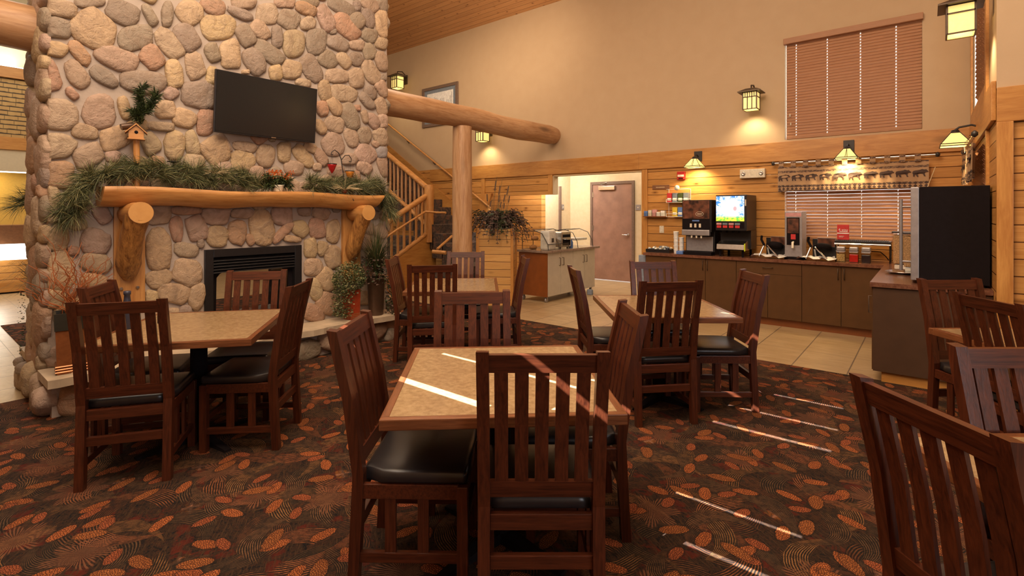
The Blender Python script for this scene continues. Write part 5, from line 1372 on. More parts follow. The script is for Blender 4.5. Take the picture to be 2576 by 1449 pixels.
def mantel_dressing():
    g0 = onX(150, 560, XF+.12)
    garland('pine_garland', [(MX, 2.28, MZ+.05), (MX, 2.0, MZ+.07), (MX-.02, 1.6, MZ+.09), (MX, 1.15, MZ+.1), (MX+.02, .99, MZ+.02), (MX, .9, MZ-.12), (MX-.01, .85, MZ-.3)], 1, 'thick green pine garland spilling over the left end of the log mantel', 75)
    garland('pine_garland', [(MX, 2.74, MZ+.04), (MX, 3.3, MZ+.07), (MX, 3.68, MZ+.05), (MX, 3.78, MZ-.08), (MX, 3.85, MZ-.28)], 2, 'green pine garland drooping over the right end of the log mantel', 62)
    # sprig at the left edge behind the chimney
    garland('pine_garland', [(XK-.05, .86, 1.62), (XK-.12, .78, 1.6), (XK-.16, .7, 1.56)], 7, 'pine tips poking out behind the left edge of the stone chimney', 60)
    # birdhouse on a stake with greenery
    p = onX(343, 400, XF+.14); r = empty('birdhouse', (XF+.14, p.y, MZ), R(75), 'small rustic wooden birdhouse on a stake above the mantel', 'birdhouse'); bs = .78
    b = MB(); zt = onX(343, 350, XF+.14).z-MZ; b.tube([(0, 0, 0), (.003, 0, zt*.5), (0, 0, zt)], [.026, .023, .022], 12, wob=.05, seed=3); b.build('stake', 'log_z', r)
    b = MB(); b.prism([(-.05, 0), (.05, 0), (.05, .06), (0, .108), (-.05, .06)], -.045, .045, 'y', M=Matrix.Translation((0, 0, zt))); b.box(-.058, .058, -.065, .05, zt-.008, zt); h = b.build('house', 'log_x', r)
    b = MB()
    for s in (-1, 1): b.add([(s*.074, -.06, zt+.04), (0, -.06, zt+.113), (0, .055, zt+.113), (s*.074, .055, zt+.04), (s*.074, -.06, zt+.05), (0, -.06, zt+.125), (0, .055, zt+.125), (s*.074, .055, zt+.05)], [(0, 1, 2, 3), (7, 6, 5, 4), (0, 4, 5, 1), (3, 2, 6, 7), (0, 3, 7, 4)])
    b.build('roof', 'log_y', r)
    b = MB(); b.lathe([(.001, 0), (.013, 0), (.013, .002), (.001, .003)], 14, M=Matrix.Translation((0, -.0455, zt+.052)) @ Matrix.Rotation(R(90), 4, 'X')); b.build('entrance_hole', 'black_matte', h)
    b = MB(); b.tube([(-.1, .0, zt+.09), (-.02, .02, zt+.115)], .028, 10, wob=.1, seed=2); b.build('pine_cone', 'pot_brown', r)
    rn = random.Random(9); b = MB(); base = onX(360, 300, XF+.14); tips = []
    spine = [onX(px, py, XF+.14) for px, py in ((350, 305), (355, 260), (357, 215))]; s2 = [onX(px, py, XF+.16) for px, py in ((352, 290), (380, 268), (396, 235))]; s3 = [onX(px, py, XF+.15) for px, py in ((350, 295), (335, 280))]
    for S in (spine, s2, s3):
        b.tube(S, .005, 5, mi=2)
        for i in range(len(S)-1):
            for k in range(10):
                p = S[i].lerp(S[i+1], k/10); tips.append((p, (rn.uniform(-.4, .6), rn.uniform(-1, 1), rn.uniform(.1, 1))))
    needles(b, tips, rn, 26, .075, .0034, spread=1.2, droop=.1)
    tag(b.build('pine_sprig', ['leaf_dark', 'leaf', 'leaf_dry']), 'dark green sprig fixed above the birdhouse on the stones', 'greenery')
    # candle stand
    p = onX(437, 470, XF+.1); b = MB(); h = onX(437, 406, XF+.1).z-MZ; b.lathe([(.045, 0), (.045, .008), (.01, .015), (.008, h-.02), (.012, h-.012), (.052, h-.006), (.052, h), (.001, h)], 18)
    tag(b.build('candle_stand', 'iron', loc=(XF+.1, p.y, MZ)), 'dark iron candle stand rising from the mantel garland', 'candle stand')
    # raffia
    def raff(loc, n, L, lab, sd, flat=.5):
        rn = random.Random(sd); b = MB()
        for k in range(n):
            d = Vector((rn.uniform(-.4, .7), rn.gauss(0, 1), rn.uniform(-.1, 1)*flat)).normalized()*L*rn.uniform(.5, 1); pts = [Vector((0, 0, 0)), d*.5+Vector((0, 0, .02)), d]
            b.tube(pts, .0015, 4, cap=False)
        tag(b.build('raffia_bow', 'raffia', loc=loc), lab, 'decoration')
    q = onX(540, 440, XF+.17); raff((XF+.17, q.y, q.z), 60, .14, 'spray of pale dried grass in the garland below the television', 3)
    q = onX(868, 478, XF+.26); raff((XF+.25, q.y, q.z), 60, .2, 'pale raffia strands at the foot of the scroll candle holder', 4, .3)
    # flower basket
    q = onX(697, 470, XF+.16); r = empty('flower_basket', (XF+.16, q.y, MZ), 0, 'pale basket of orange flowers and greenery on the mantel', 'flowers')
    b = MB(); b.lathe([(.05, 0), (.062, .05), (.065, .065), (.055, .06)], 16); b.build('basket', 'cream', r)
    b = MB(); b.tube([(0, -.055, .05), (0, -.03, .16), (0, .03, .19), (0, .055, .05)], .006, 6); b.build('basket_handle', 'raffia', r)
    rn = random.Random(6); b = MB()
    for k in range(26):
        c = Vector((rn.uniform(-.05, .08), rn.uniform(-.12, .14), rn.uniform(.11, .2)))
        for j in range(6):
            a = j*PI/3; d = Vector((rn.uniform(-.4, .6), math.cos(a), math.sin(a)))*.024; b.add([c, c+d+Vector((.004, -.004, .004)), c+d*1.35, c+d+Vector((.0, .006, -.005))], [(0, 1, 2, 3)])
    b.build('blossoms', 'flower_orange', r)
    b = MB(); needles(b, [((rn.uniform(-.03, .05), rn.uniform(-.13, .13), rn.uniform(.04, .14)), (rn.uniform(0, .5), rn.uniform(-1, 1), rn.uniform(-.3, .9))) for _ in range(70)], rn, 9, .08, .005, droop=.3); b.build('foliage', ['leaf', 'leaf_dark'], r)
    # scroll candle holder
    q = onX(866, 470, XF+.14); r = empty('scroll_candle_holder', (XF+.14, q.y, MZ), 0, 'wrought iron scroll stand with red and amber hanging votive cups', 'candle holder')
    def L(px, py, dx=.14):
        v = onX(px, py, XF+dx); return Vector((v.x-XF-.14, v.y-q.y, v.z-MZ))
    b = MB(); b.tube([L(866, 485), L(864, 440), L(858, 400), L(852, 385), L(842, 377), L(834, 383), L(833, 389), L(838, 389)], .005, 7)
    b.tube([L(859, 402), L(868, 391), L(878, 391), L(884, 400), L(883, 407), L(878, 406)], .005, 7); b.tube([L(866, 480), L(880, 485), L(890, 505, .3)], .004, 6); b.build('scroll_stem', 'iron', r)
    for px, py, m, n in ((835, 413, 'glass_red', 'votive_cup'), (880, 431, 'glass_amber', 'votive_cup')):
        c = L(px, py); b = MB(); s = 1 if m == 'glass_red' else .8
        b.lathe([(.006, -.1*s), (.03, -.06), (.045, -.02), (.052, 0), (.048, .0), (.02, -.05)], 16, cx=c.x, cy=c.y); b.v = [(x, y, z+c.z) for x, y, z in b.v]; o = b.build(n, m, r)
        b = MB(); b.lathe([(.053, -.003), (.053, .006)], 16, cx=c.x, cy=c.y); b.v = [(x, y, z+c.z) for x, y, z in b.v]
        for dy in (-.012, .012): b.tube([(c.x, c.y+dy, c.z), (c.x, c.y+dy*.5, c.z+.1)], .0015, 4)
        b.build('hanger', 'iron', o)
    q = onX(863, 455, XF+.18); b = MB(); b.lathe([(.02, 0), (.035, .02), (.04, .05), (.034, .05)], 14); tag(b.build('small_clay_cup', 'terracotta', loc=(XF+.2, q.y, MZ)), 'small brown clay cup below the scroll candle holder', 'cup')
mantel_dressing()
HZT = .312
def hearth_things():
    # branches pot
    p = cw(0, 0); q = onZ(178, 941, HZT); loc = (-4.98, q.y+.02, HZT)
    y0 = onX(137, 900, -4.98).y; y1 = onX(214, 900, -4.98).y; yc = (y0+y1)/2
    r = empty('branch_pot', (-4.99, .865, HZT), R(-8), 'tall square copper pot with ringed base holding orange curly branches', 'plant')
    H = onX(175, 783, -4.99).z-HZT; hw = .095
    b = MB(); b.lathe([(hw*.9, 0), (hw*.92, .06), (hw, H*.72)], 4, sq=True, smooth=False); b.build('pot', 'pot_copper', r)
    b = MB(); b.lathe([(hw*1.06, H*.72), (hw*1.1, H), (hw*.95, H), (hw*.9, H*.9)], 4, sq=True, smooth=False); b.build('pot_rim', 'pot_black', r)
    for k in range(3):
        b = MB(); b.lathe([(hw*.99, .012+k*.02), (hw*1.03, .018+k*.02), (hw*.99, .024+k*.02)], 4, sq=True, smooth=False); b.build('ring', 'pot_copper', r)
    rn = random.Random(12); b = MB()
    for k in range(26):
        a = rn.uniform(-1.0, 1.0); c = rn.uniform(-.3, .7); L = rn.uniform(.4, .85)*(.8 if abs(a) > .6 else 1); pts = []
        for j in range(9):
            t = j/8; pts.append((c*t*.25+.02*math.sin(t*9+k), a*t*.29+.03*math.sin(t*11+k*2), H*.9+L*t*.75))
        b.tube(pts, [.0036*(1-.7*j/8)+.0008 for j in range(9)], 5)
        for s in range(2):
            j = rn.randrange(3, 7); p0 = Vector(pts[j]); d = Vector((rn.uniform(-.3, .5), rn.uniform(-1, 1), rn.uniform(.3, 1))).normalized()*.16
            b.tube([p0, p0+d*.5+Vector((0, .012, .01)), p0+d], .0014, 4)
    b.build('curly_branches', 'twig_orange', r)
    # red pot with bushy plant
    q0, q1 = onX(868, 760, -5.0), onX(900, 760, -5.0); yc = (q0.y+q1.y)/2; H = onX(884, 728, -5.0).z-HZT
    r = empty('potted_bush', (-5.0, yc, HZT), R(6), 'bushy green trailing plant in a glossy red pot on the hearth', 'plant')
    b = MB(); hw = (q1.y-q0.y)/2*.88
    b.lathe([(hw*.85, 0), (hw*.88, .03), (hw*1.0, H), (hw*.85, H)], 4, sq=True, smooth=False); b.build('pot', 'terracotta', r)
    for k in range(3):
        b = MB(); b.lathe([(hw*.9, .015+k*.02), (hw*.94, .02+k*.02), (hw*.9, .025+k*.02)], 4, sq=True, smooth=False); b.build('ring', 'pot_copper', r)
    rn = random.Random(5); b = MB()
    cen = Vector((0, -.03, H+.12))
    for k in range(3400):
        d = Vector((rn.gauss(0, 1), rn.gauss(0, 1), rn.gauss(0, .8))).normalized()*rn.uniform(.5, 1)**.6*.2
        c = cen+Vector((d.x*.8, d.y, d.z))
        if rn.random() < .25: c = cen+Vector((rn.uniform(-.1, .12), rn.uniform(-.17, -.02), -rn.uniform(.1, .4)))
        n = Vector((rn.gauss(0, 1), rn.gauss(0, 1), rn.gauss(0, 1))).normalized(); t = n.cross(Vector((0, 0, 1))); t = t.normalized() if t.length > .01 else Vector((1, 0, 0)); u = n.cross(t)
        s = rn.uniform(.007, .013); b.add([c-t*s, c-u*s*.7, c+t*s, c+u*s*.7], [(0, 1, 2, 3)], rn.choice((0, 0, 1)))
    b.build('foliage', ['leaf', 'needle_light'], r)
    # grass in brown pot
    q0, q1 = onX(929, 740, -4.98), onX(963, 740, -4.98); yc = (q0.y+q1.y)/2; H = onX(946, 700, -4.98).z-HZT
    r = empty('potted_grass', (-4.98, yc, HZT), 0, 'tall arching grass and ivy in a dark bronze pot at the right end of the hearth', 'plant')
    b = MB(); k = .1; b.lathe([(k*.8, 0), (k*.82, .02), (k*1.05, H), (k*1.1, H+.01), (k*.95, H)], 18); b.build('pot', 'pot_brown', r)
    rn = random.Random(15); b = MB()
    for j in range(330):
        a = rn.uniform(0, 2*PI); sp = rn.uniform(.05, .46); L = rn.uniform(.35, .8); w = rn.uniform(.003, .006); pr = None
        d = Vector((math.cos(a), math.sin(a), 0)); sd = Vector((-d.y, d.x, 0))*w; vs = []
        for i in range(6):
            t = i/5; c = d*(sp*t**1.5)+Vector((0, 0, H+L*(t-.36*t*t*t*(sp/.3)))); vs += [c-sd*(1-t*.85), c+sd*(1-t*.85)]
        b.add(vs, [(i*2, i*2+1, i*2+3, i*2+2) for i in range(5)], rn.choice((0, 0, 1, 2)))
    b.build('grass_blades', ['leaf', 'grass_dry', 'leaf_dark'], r)
    b = MB()
    for j in range(900):
        a = rn.uniform(0, 2*PI); rr = rn.uniform(.06, .24); z = H+rn.uniform(-.05, .25)
        if rn.random() < .3: a = rn.uniform(.2, 1.5); z = H-rn.uniform(0, .42); rr = rn.uniform(.12, .22)
        c = Vector((math.cos(a)*rr, math.sin(a)*rr, z)); n = Vector((rn.gauss(0, 1), rn.gauss(0, 1), rn.gauss(0, 1))).normalized(); t = n.cross(Vector((0, 0, 1))).normalized(); u = n.cross(t); s = rn.uniform(.01, .02)
        b.add([c-t*s, c-u*s*.7, c+t*s, c+u*s*.7], [(0, 1, 2, 3)], rn.choice((0, 1)))
    b.build('ivy', ['leaf_dark', 'leaf_dry'], r)
hearth_things()
def planter():
    p = cw(-.245, 8.25); r = empty('planter_box', p, TH+R(-8), 'tall cedar board planter box with dried ferns and cattails', 'planter')
    H = 1.245; hw, hd = .3, .22
    b = MB(); b.box(-hw+.02, hw-.02, -hd+.02, hd-.02, 0, H, ); b.build('box', 'siding_planter', r)
    for x in (-hw, hw-.045):
        for y in (-hd, hd-.045):
            b = MB(); b.box(x, x+.045, y, y+.045, 0, H+.01, bev=.003); b.build('corner_trim', 'cedar_z', r)
    b = MB(); b.box(-hw-.0, -hw+.018, -hd+.045, hd-.045, 0, H); b.build('side_panel', 'panel_brown', r)
    b = MB(); b.box(-hw+.05, hw-.05, -hd+.05, hd-.05, H, H+.012); b.build('soil', 'pot_black', r)
    rn = random.Random(21); b = MB()
    for j in range(150):
        a = rn.uniform(0, 2*PI); L = rn.uniform(.28, .52); d = Vector((math.cos(a), math.sin(a)*.8, 0)); st = d*rn.uniform(0, .12)+Vector((0, 0, H)); up = rn.uniform(.1, .34)
        pts = [st+d*L*t+Vector((0, 0, up*math.sin(t*2.3)*1.2-.34*t*t*(1 if rn.random() < .5 else .5))) for t in (0, .2, .4, .6, .8, 1)]
        b.tube(pts, .0025, 4, cap=False)
        for i in range(1, 6):
            for k in range(3):
                c = pts[i-1].lerp(pts[i], (k+.5)/3); ln = .075*(1-.12*i)
                for s in (-1, 1):
                    e = c+Vector((-d.y, d.x, 0))*s*ln+d*.02+Vector((0, 0, -.008)); b.blade(c, e, .011, 0 if j % 3 else 1, Vector((rn.uniform(-1, 1), rn.uniform(-1, 1), rn.uniform(-.6, 1))))
    b.build('fern_fronds', ['leaf_dry', 'leaf_dark'], r)
    b = MB(); c_ = MB()
    for j in range(16):
        x, y = rn.uniform(-.2, .12), rn.uniform(-.08, .1); h = rn.uniform(.4, .85); lx = rn.uniform(-.04, .16); e = Vector((x+lx, y, H+h)); s = Vector((x, y, H))
        b.tube([s, s.lerp(e, .5)+Vector((.0, 0, .01)), e], .003, 5)
        if j < 10:
            c_ = MB(); c_.tube([s.lerp(e, .78), s.lerp(e, .98)], .009, 8); c_.build('cattail_head', 'leaf_dry', r)
    b.build('stalks', 'grass_dry', r)
planter()
def lobby_plant():
    loc = (-6.15, .72, 0)
    r = empty('potted_grass', (-6.12, .86, .312), 0, 'wispy grass plant on the hearth ledge behind the left edge of the chimney', 'plant')
    b = MB(); b.lathe([(.09, 0), (.11, .35), (.1, .35)], 16); b.build('pot', 'pot_black', r)
    rn = random.Random(33); b = MB()
    for j in range(210):
        a = rn.uniform(-2.7, -.4) if j % 3 else rn.uniform(0, 6.28); sp = rn.uniform(.1, .5); L = rn.uniform(.3, .85); w = .0035; d = Vector((math.cos(a)*.6, math.sin(a)*.8, 0)); sd = Vector((-d.y, d.x, 0)).normalized()*w; vs = []
        for i in range(7):
            t = i/6; c = d*(sp*t**1.3)+Vector((0, 0, .33+L*(t-.75*t*t*t*(.3+sp)))); vs += [c-sd*(1-t*.8), c+sd*(1-t*.8)]
        b.add(vs, [(i*2, i*2+1, i*2+3, i*2+2) for i in range(6)], rn.choice((0, 1, 1)))
    for j in range(130):
        c = Vector((rn.uniform(.02, .13), -.1-rn.uniform(0, .07), rn.uniform(-.12, .5))); n = Vector((rn.gauss(0, 1), rn.gauss(0, 1), rn.gauss(0, 1))).normalized(); t = n.cross(Vector((0, 0, 1))).normalized(); u = n.cross(t); s = rn.uniform(.006, .012)
        b.add([c-t*s, c-u*s*.6, c+t*s, c+u*s*.6], [(0, 1, 2, 3)], 1)
    b.build('grass_blades', ['grass_dry', 'leaf_dark'], r)
lobby_plant()

# ================================================================ LAMPS
def point(name, p, e, col, rad=.04):
    l = bpy.data.lights.new(name, 'POINT'); l.energy = e; l.color = col; l.shadow_soft_size = rad
    o = bpy.data.objects.new(name, l); COL.objects.link(o); o.location = p; return o
def spot(name, p, q, e, col, ang=95, rad=.05, blend=.8):
    l = bpy.data.lights.new(name, 'SPOT'); l.energy = e; l.color = col; l.shadow_soft_size = rad; l.spot_size = R(ang); l.spot_blend = blend
    o = bpy.data.objects.new(name, l); COL.objects.link(o); o.location = p
    o.rotation_euler = (Vector(q)-Vector(p)).to_track_quat('-Z', 'Y').to_euler(); return o
WARM = (1, .72, .36)
def lantern(p, rz, s, lab, e=10):
    """p = lantern body centre; wall behind it along local +Y"""
    r = empty('wall_lantern', p, rz, lab, 'wall lamp', 'mission style wall lanterns')
    hw, hh = .075*s, .1*s
    b = MB()
    for x in (-hw, hw):
        for y in (-hw, hw): b.box(x-.006*s, x+.006*s, y-.006*s, y+.006*s, -hh, hh)
    for z in (-hh, hh*.42, hh):
        for a in ((-hw, hw, -hw-.006*s, -hw+.003*s), (-hw, hw, hw-.003*s, hw+.006*s), (-hw-.006*s, -hw+.003*s, -hw, hw), (hw-.003*s, hw+.006*s, -hw, hw)):
            b.box(a[0], a[1], a[2], a[3], z-.005*s, z+.005*s)
    for k in (-.33, .33):
        b.box(k*hw-.005*s, k*hw+.005*s, -hw-.006*s, -hw, -hh, hh); b.box(-hw-.006*s, -hw, k*hw-.005*s, k*hw+.005*s, -hh, hh)
    for k in (-.66, 0, .66): b.box(k*hw-.004*s, k*hw+.004*s, -hw-.006*s, -hw, hh*.42, hh)
    b.build('lantern_frame', 'iron_bronze', r)
    b = MB()
    for a in ((-hw, hw, -hw+.002, -hw+.005), (-hw, hw, hw-.005, hw-.002), (-hw+.002, -hw+.005, -hw, hw), (hw-.005, hw-.002, -hw, hw)): b.box(*a, -hh, hh)
    b.build('glass_panels', 'lantern_glass', r)
    b = MB(); k = .125*s; b.add([(-k, -k, hh), (k, -k, hh), (k, k, hh), (-k, k, hh), (-k*.4, -k*.4, hh+.05*s), (k*.4, -k*.4, hh+.05*s), (k*.4, k*.4, hh+.05*s), (-k*.4, k*.4, hh+.05*s), (-k, -k, hh+.01*s), (k, -k, hh+.01*s), (k, k, hh+.01*s), (-k, k, hh+.01*s)],
        [(3, 2, 1, 0), (4, 5, 6, 7), (8, 9, 5, 4), (9, 10, 6, 5), (10, 11, 7, 6), (11, 8, 4, 7), (0, 1, 9, 8), (1, 2, 10, 9), (2, 3, 11, 10), (3, 0, 8, 11)]); b.build('roof_cap', 'iron_bronze', r)
    b = MB(); b.tube([(0, 0, hh+.04*s), (0, 0, hh+.09*s), (0, .1*s, hh+.11*s), (0, .17*s, hh+.06*s)], .009*s, 8); b.build('arm', 'iron_bronze', r)
    b = MB(); b.box(-.05*s, .05*s, .17*s-.001, .185*s, -.0, .16*s, bev=.003); b.build('wall_plate', 'iron_bronze', r)
    b = MB(); b.lathe([(.01*s, -.05*s), (.022*s, -.02*s), (.012*s, .02*s)], 10); b.build('bulb', 'bulb', r)
    Rz = Matrix.Rotation(rz, 4, 'Z'); lp = Vector(p)+Rz @ Vector((0, 0, -hh-.02)); 
    spot('lantern_light', lp, lp+Rz @ Vector((0, .12, -.4)), e, (1, .8, .48), 120)
    point('lantern_glow', Vector(p)+Rz @ Vector((0, .0, 0)), e*.12, (1, .8, .48), .03)
    return r
for px, py, lab, s in ((1000, 208, 'small glowing wall lantern high beside the stone chimney edge', 1.4), (1214, 340, 'small glowing wall lantern below the log beam', 1.3), (1890, 255, 'glowing wall lantern on the beige wall left of the big blind', 1.2)):
    q = onY(px, py, YB-.18*s); lantern(q, 0, s, lab, 16)
q = onX(2450, 52, XR-.16); 
lantern(Vector((XR-.17*1.15, 5.52, atD(2447, 50, 4.12).z)), R(-90), 1.15, 'large glowing lantern in the top right corner on the end wall', 14)
def shade_lamp(p, rz, lab, e=14, arm=.2):
    r = empty('wall_lamp', p, rz, lab, 'wall lamp', 'amber glass shade lamps over the counter')
    b = MB(); prof = [(.035, .07), (.115, -.045), (.12, -.065)]
    b.lathe(prof, 4, sq=True, smooth=False); b.f = b.f[:-2]; b.m = b.m[:-2]; b.c = b.c[:-2]; b.sm = b.sm[:-2]; b.build('glass_shade', 'shade_glass', r)
    b = MB()
    for sx in (-1, 1):
        for sy in (-1, 1): b.tube([(sx*.036, sy*.036, .071), (sx*.116, sy*.116, -.045), (sx*.121, sy*.121, -.066)], .004, 5)
    for q_, z in ((.117, -.044), (.122, -.066), (.037, .071)): b.tube([(-q_, -q_, z), (q_, -q_, z), (q_, q_, z), (-q_, q_, z), (-q_, -q_, z)], .0045, 5)
    for sx in (-1, 1): b.tube([(sx*.0, -.037, .071), (sx*.012, -.117, -.045)], .003, 4)
    b.lathe([(.04, .07), (.03, .1), (.012, .105)], 12); b.build('shade_frame', 'iron', r)
    b = MB(); b.tube([(0, 0, .1), (0, .03, .125), (0, arm-.06, .14), (0, arm-.012, .12)], .01, 8); b.build('arm', 'iron', r)
    b = MB(); b.box(-.06, .06, arm-.014, arm, .04, .2, bev=.003); b.build('wall_plate', 'iron', r)
    b = MB(); b.lathe([(.008, .05), (.026, .0), (.03, -.03), (.012, -.05)], 12); b.build('bulb', 'bulb', r)
    Rz = Matrix.Rotation(rz, 4, 'Z'); lp = Vector(p)+Vector((0, 0, -.075)); spot('shade_lamp_light', lp, lp+Rz @ Vector((0, .22, -.6)), e*1.6, WARM, 140)
    point('shade_lamp_glow', Vector(p)+Vector((0, 0, .02)), e*.3, WARM, .03)
shade_lamp(onY(1747, 411, YB-.2), 0, 'amber glass shade lamp above the coffee machine', 20, .165)
shade_lamp(onY(2131, 388, YB-.22), 0, 'amber glass shade lamp hanging over the bear valance', 20, .185)
_p = atD(2403, 352, 5.2); shade_lamp(_p, R(-90), 'amber glass shade lamp on a long arm from the right end wall', 22, XR-_p.x)

# ================================================================ VALANCES, PICTURE
BEAR = [(-.5, .0), (-.47, .12), (-.42, .17), (-.3, .2), (-.15, .22), (.0, .25), (.12, .3), (.22, .26), (.33, .24), (.37, .28), (.4, .22), (.47, .14), (.52, .09), (.49, .05), (.38, .05), (.3, .0), (.28, -.12), (.33, -.27), (.36, -.3), (.24, -.3), (.19, -.14), (.1, -.06), (-.1, -.05), (-.17, -.1), (-.12, -.28), (-.08, -.3), (-.22, -.3), (-.27, -.16), (-.33, -.12), (-.36, -.28), (-.33, -.3), (-.45, -.3), (-.46, -.1)]
def valance(name_lab, x0, x1, z0, z1, Mx, nbear, seed, rodz):
    r = empty('valance', (0, 0, 0), 0, name_lab, 'valance')
    def wav(x, z): return .014*math.sin(x*13+seed+2*math.sin(x*3))+.007*math.sin(x*41+seed*2)+.02*(z1-z)
    b = MB(); n = 90; mz = 8; b_v = []
    for i in range(n+1):
        for j in range(mz+1):
            x = x0+(x1-x0)*i/n; z = z0+(z1-z0)*j/mz+.008*math.sin(x*9)*(1 if j == 0 else 0); b_v.append(Mx @ Vector((x, -wav(x, z), z)))
    b.add(b_v, [(i*(mz+1)+j, (i+1)*(mz+1)+j, (i+1)*(mz+1)+j+1, i*(mz+1)+j+1) for i in range(n) for j in range(mz)], smooth=True)
    for k in range(nbear):
        cx = x0+(x1-x0)*(k+.5)/nbear; cz = z0+(z1-z0)*.55; s = min(.15, (x1-x0)/nbear*.92)
        poly = []
        for (a, c) in BEAR: poly.append((cx+a*s, cz+c*s))
        # subdivide as a fan over the cloth
        cpt = Vector((cx, -wav(cx, cz)-.003, cz)); vs = [Mx @ cpt]+[Mx @ Vector((a, -wav(a, c)-.009, c)) for a, c in poly]
        # simple ear clipping through blender
        import mathutils
        tris = mathutils.geometry.tessellate_polygon([[Vector((a, c, 0)) for a, c in poly]])
        b.add(vs[1:], [tuple(t) for t in tris], 1)
    # zigzag hem and leaf marks
    m = int((x1-x0)/.05)
    for row, (zz, hh) in enumerate(((z0+.03, .018), (z0+.065, .018))):
        for k in range(m):
            xa = x0+(x1-x0)*(k+.1)/m; xb = x0+(x1-x0)*(k+.9)/m; xm = (xa+xb)/2
            b.add([Mx @ Vector((xx, -wav(xx, z_)-.003, z_)) for xx, z_ in ((xa, zz), (xm, zz-hh), (xb, zz), (xm, zz+hh))], [(0, 1, 2, 3)], 1)
    b.build('cloth', ['valance_cloth', 'bear_dark'], r)
    nt = nbear+1
    for k in range(nt):
        x = x0+(x1-x0)*(k+.3)/nt; t = MB()
        pts = [(x-.03, -.02, z1-.01), (x+.03, -.02, z1-.01), (x+.03, -.028, rodz+.01), (x-.03, -.028, rodz+.01), (x+.03, .0, rodz+.022), (x-.03, .0, rodz+.022), (x+.03, .02, rodz), (x-.03, .02, rodz)]
        t.add([Mx @ Vector(p) for p in pts], [(0, 1, 2, 3), (3, 2, 4, 5), (5, 4, 6, 7)]); t.build('tab', 'valance_cloth', r)
    t = MB(); a = Mx @ Vector((x0-.06, 0, rodz)); c = Mx @ Vector((x1+.08, 0, rodz)); t.tube([a, c], .012, 10); rod = t.build('curtain_rod', 'chrome', r)
    for e in (a, c):
        t = MB(); t.lathe([(.005, -.03), (.024, -.012), (.024, .012), (.005, .03)], 12, M=Matrix.Translation(e)); t.build('finial', 'iron', rod)
VY = YB-.09
va, vb = onY(1957, 480, VY), onY(2337, 480, VY)
valance('wide tan valance with walking bears hung over the counter window', va.x, vb.x, 1.80, 2.135, Matrix.Translation((0, VY, 0)), 10, 1, 2.195)
MXR = Matrix(((0, 1, 0, XR-.09), (-1, 0, 0, 0), (0, 0, 1, 0), (0, 0, 0, 1)))
valance('short bear valance seen edge-on on the right end wall', -7.6, -6.0, 1.80, 2.12, MXR, 7, 3, 2.18)
b = MB(); a = onY(2353, 420, VY-.1); c = onY(2322, 500, VY-.1); b.tube([a, c], .005, 6); tag(b.build('blind_wand', 'raffia'), 'thin pale blind wand slanting behind the black cabinet', 'wand')
def picture():
    x0, x1, z0, z1 = -9.27, -8.08, 3.5, 4.42; xc, zc = (x0+x1)/2, (z0+z1)/2; r = empty('framed_picture', (xc, YB, zc), 0, 'dark framed pale print on the beige wall behind the log beam', 'picture'); hw, hh = (x1-x0)/2, (z1-z0)/2
    b = MB()
    for a in ((-hw, hw, hh-.07, hh), (-hw, hw, -hh, -hh+.07), (-hw, -hw+.07, -hh+.07, hh-.07), (hw-.07, hw, -hh+.07, hh-.07)): b.box(a[0], a[1], -.04, -.002, a[2], a[3], bev=.004)
    b.build('frame', 'door_frame_paint', r)
    b = MB(); b.box(-hw+.07, hw-.07, -.016, -.004, -hh+.07, hh-.07); b.build('mat_board', 'print_grey', r)
    b = MB(); b.box(-hw+.16, hw-.16, -.02, -.016, -hh+.15, hh-.15); o = b.build('print', 'paper_white', r)
    rn = random.Random(2); b = MB()
    for k in range(16):
        x = -hw+.2+k*(2*hw-.4)/15; b.box(x-.006, x+.006, -.022, -.02, -hh+.15, rn.uniform(0, hh-.2))
    b.build('tree_trunks', 'steel_soft', o)
picture()

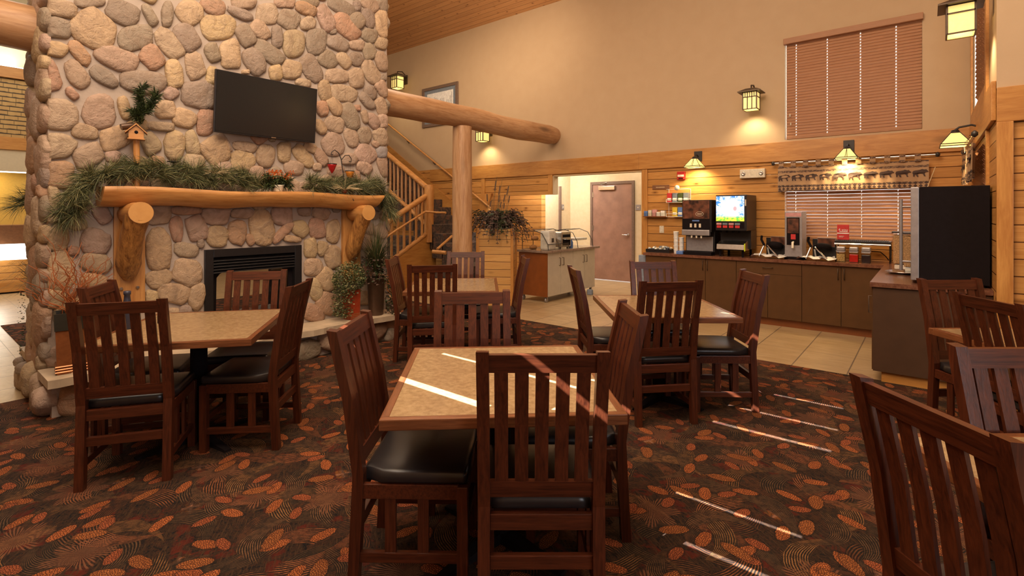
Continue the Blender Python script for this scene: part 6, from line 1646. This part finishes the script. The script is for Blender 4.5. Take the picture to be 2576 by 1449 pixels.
# ================================================================ LOBBY at the far left
def lobby():
    X = -13.2
    r = empty('reception_desk', (X, 2.0, 0), 0, 'far reception desk with cedar boards and brown ledge at the left edge', 'desk')
    def B(n, m, x0, x1, z0, z1, par=r, y0=-.4, y1=3.4):
        b = MB(); b.box(x0-X, x1-X, y0-2, y1-2, z0, z1); return b.build(n, m, par)
    B('counter_front', 'siding_y', X-.6, X, .16, .62); B('ledge', 'lobby_board', X-.6, X+.25, .93, 1.27); B('plinth', 'cedar_y', X-.5, X+.02, .03, .2)
    B('under_ledge_light', 'lit_white', X-.5, X-.02, .62, .925); 
    r2 = empty('shingled_canopy', (X, 2.0, 0), 0, 'shingle covered canopy band with orange boards above the reception desk', 'canopy')
    B('shingle_band', 'shingles', X-.5, X, 2.9, 4.0, r2); B('upper_board', 'lobby_board', X-.5, X+.05, 4.0, 4.2, r2); B('lower_board', 'lobby_board', X-.5, X+.05, 2.67, 2.9, r2)
    for o in bpy.data.objects:
        if o.name in ('upper_board', 'lower_board'): o.data.materials[0] = M['cedar_y']
    B('soffit', 'lobby_cream', X-.5, X+.02, 2.27, 2.67, r2); B('underside_light', 'lit_white', X-.3, X-.05, 2.26, 2.269, r2)
    B('cove_strip', 'cove_light', X-.3, X-.02, 4.2, 4.23, r2)
    b = MB(); b.box(X-.75, X-.6, -.4, 3.4, 0, 7.2); struct('wall_lobby', b, 'lobby_yellow')
    b = MB(); b.box(X-.6, X-.58, -.4, 3.4, 4.2, 7.2); struct('wall_lobby_upper', b, 'lobby_cream')
    b = MB(); b.box(X-.4, X-.38, .5, 1.22, 1.27, 1.45); o = b.build('counter_monitor', 'steel_soft'); tag(o, 'small grey box on the reception desk ledge', 'monitor')
    l = bpy.data.lights.new('cove_glow', 'AREA'); l.shape = 'RECTANGLE'; l.size = 3.6; l.size_y = .2; l.energy = 35; l.color = (1, .97, .8); o = bpy.data.objects.new('cove_glow', l); COL.objects.link(o); o.location = (X-.3, 1.4, 4.3); o.rotation_euler = (PI, 0, 0)
    point('desk_light', (X+.3, 1.2, .75), 8, (1, .95, .8), .1)
    point('desk_back_light', (X-.3, .9, 2.1), 14, (1, .8, .4), .1)
lobby()

# ================================================================ LIGHT
def area(name, p, q, sx, sy, e, col):
    l = bpy.data.lights.new(name, 'AREA'); l.shape = 'RECTANGLE'; l.size = sx; l.size_y = sy; l.energy = e; l.color = col
    o = bpy.data.objects.new(name, l); COL.objects.link(o); o.location = p; o.rotation_euler = (Vector(q)-Vector(p)).to_track_quat('-Z', 'Y').to_euler(); return o
area('ceiling_lamps', (-1.8, 1.8, 5.9), (-2.0, 3.4, 0), 4.5, 3.5, 300, (1, .74, .5))
area('ceiling_lamps_far', (-6.8, 5.4, 5.2), (-6.8, 6.0, 0), 2.5, 2, 70, (1, .74, .5))
area('lobby_ceiling_lamps', (-10.5, .5, 5.2), (-11, 1, 0), 4, 4, 150, (1, .93, .82))
area('right_window_fill', (3.5, .4, 2.0), (-2, 1.6, .9), 1.5, 2.2, 32, (.8, .88, 1))  # added cool fill at the unseen right window, stands in for daylight
area('rear_fill', (-2.6, -.35, 4.7), (-3.4, 5, .8), 4.5, 1.2, 130, (1, .84, .68))  # added warm fill above the camera for the chair fronts, no fixture there
area('hall_ceiling_lamp', (-4.9, 9.2, 2.9), (-4.9, 9.2, 0), 1.6, 1.0, 25, (1, .92, .8))
area('hall_window_daylight', (-6.0, 8.6, 2.7), (-7.6, 9.0, 1.0), 1.0, .6, 62, (1, .96, .9))
spot('ceiling_fill_spot', (-2.2, 5.6, 3.6), (-8.2, 7.0, 5.7), 900, (1, .8, .58), 62, .4, 1.0)  # added spot that brightens the far ceiling boards, no fixture there
s = bpy.data.lights.new('sun', 'SUN'); s.energy = 32; s.angle = R(.12); s.color = (.95, .97, 1); so = bpy.data.objects.new('sun', s); COL.objects.link(so)
so.rotation_euler = Vector((0, 1, -SUN_T)).to_track_quat('-Z', 'Y').to_euler()
w = bpy.data.worlds.new('sky'); SC.world = w; w.use_nodes = True; w.node_tree.nodes['Background'].inputs[0].default_value = (1, .97, .93, 1); w.node_tree.nodes['Background'].inputs[1].default_value = 2.2

cam = bpy.data.cameras.new('camera'); cam.sensor_width = 36; cam.lens = 36*FO/2576; cam.shift_y = -(724.5-YH)/2576; cam.clip_start = .05
co_ = bpy.data.objects.new('camera', cam); COL.objects.link(co_); co_.location = (0, 0, H0); co_.rotation_euler = (PI/2, 0, TH); SC.camera = co_
SC.view_settings.view_transform = 'Standard'; SC.view_settings.look = 'None'; SC.view_settings.gamma = 1; SC.view_settings.use_curve_mapping = False; SC.view_settings.exposure = 0.3
SC.cycles.use_denoising = True; SC.cycles.use_adaptive_sampling = True; SC.cycles.adaptive_threshold = .03; SC.cycles.max_bounces = 5; SC.cycles.diffuse_bounces = 3; SC.cycles.glossy_bounces = 3; SC.cycles.transparent_max_bounces = 10; SC.cycles.sample_clamp_indirect = 6
SC.cycles.caustics_reflective = False; SC.cycles.caustics_refractive = False
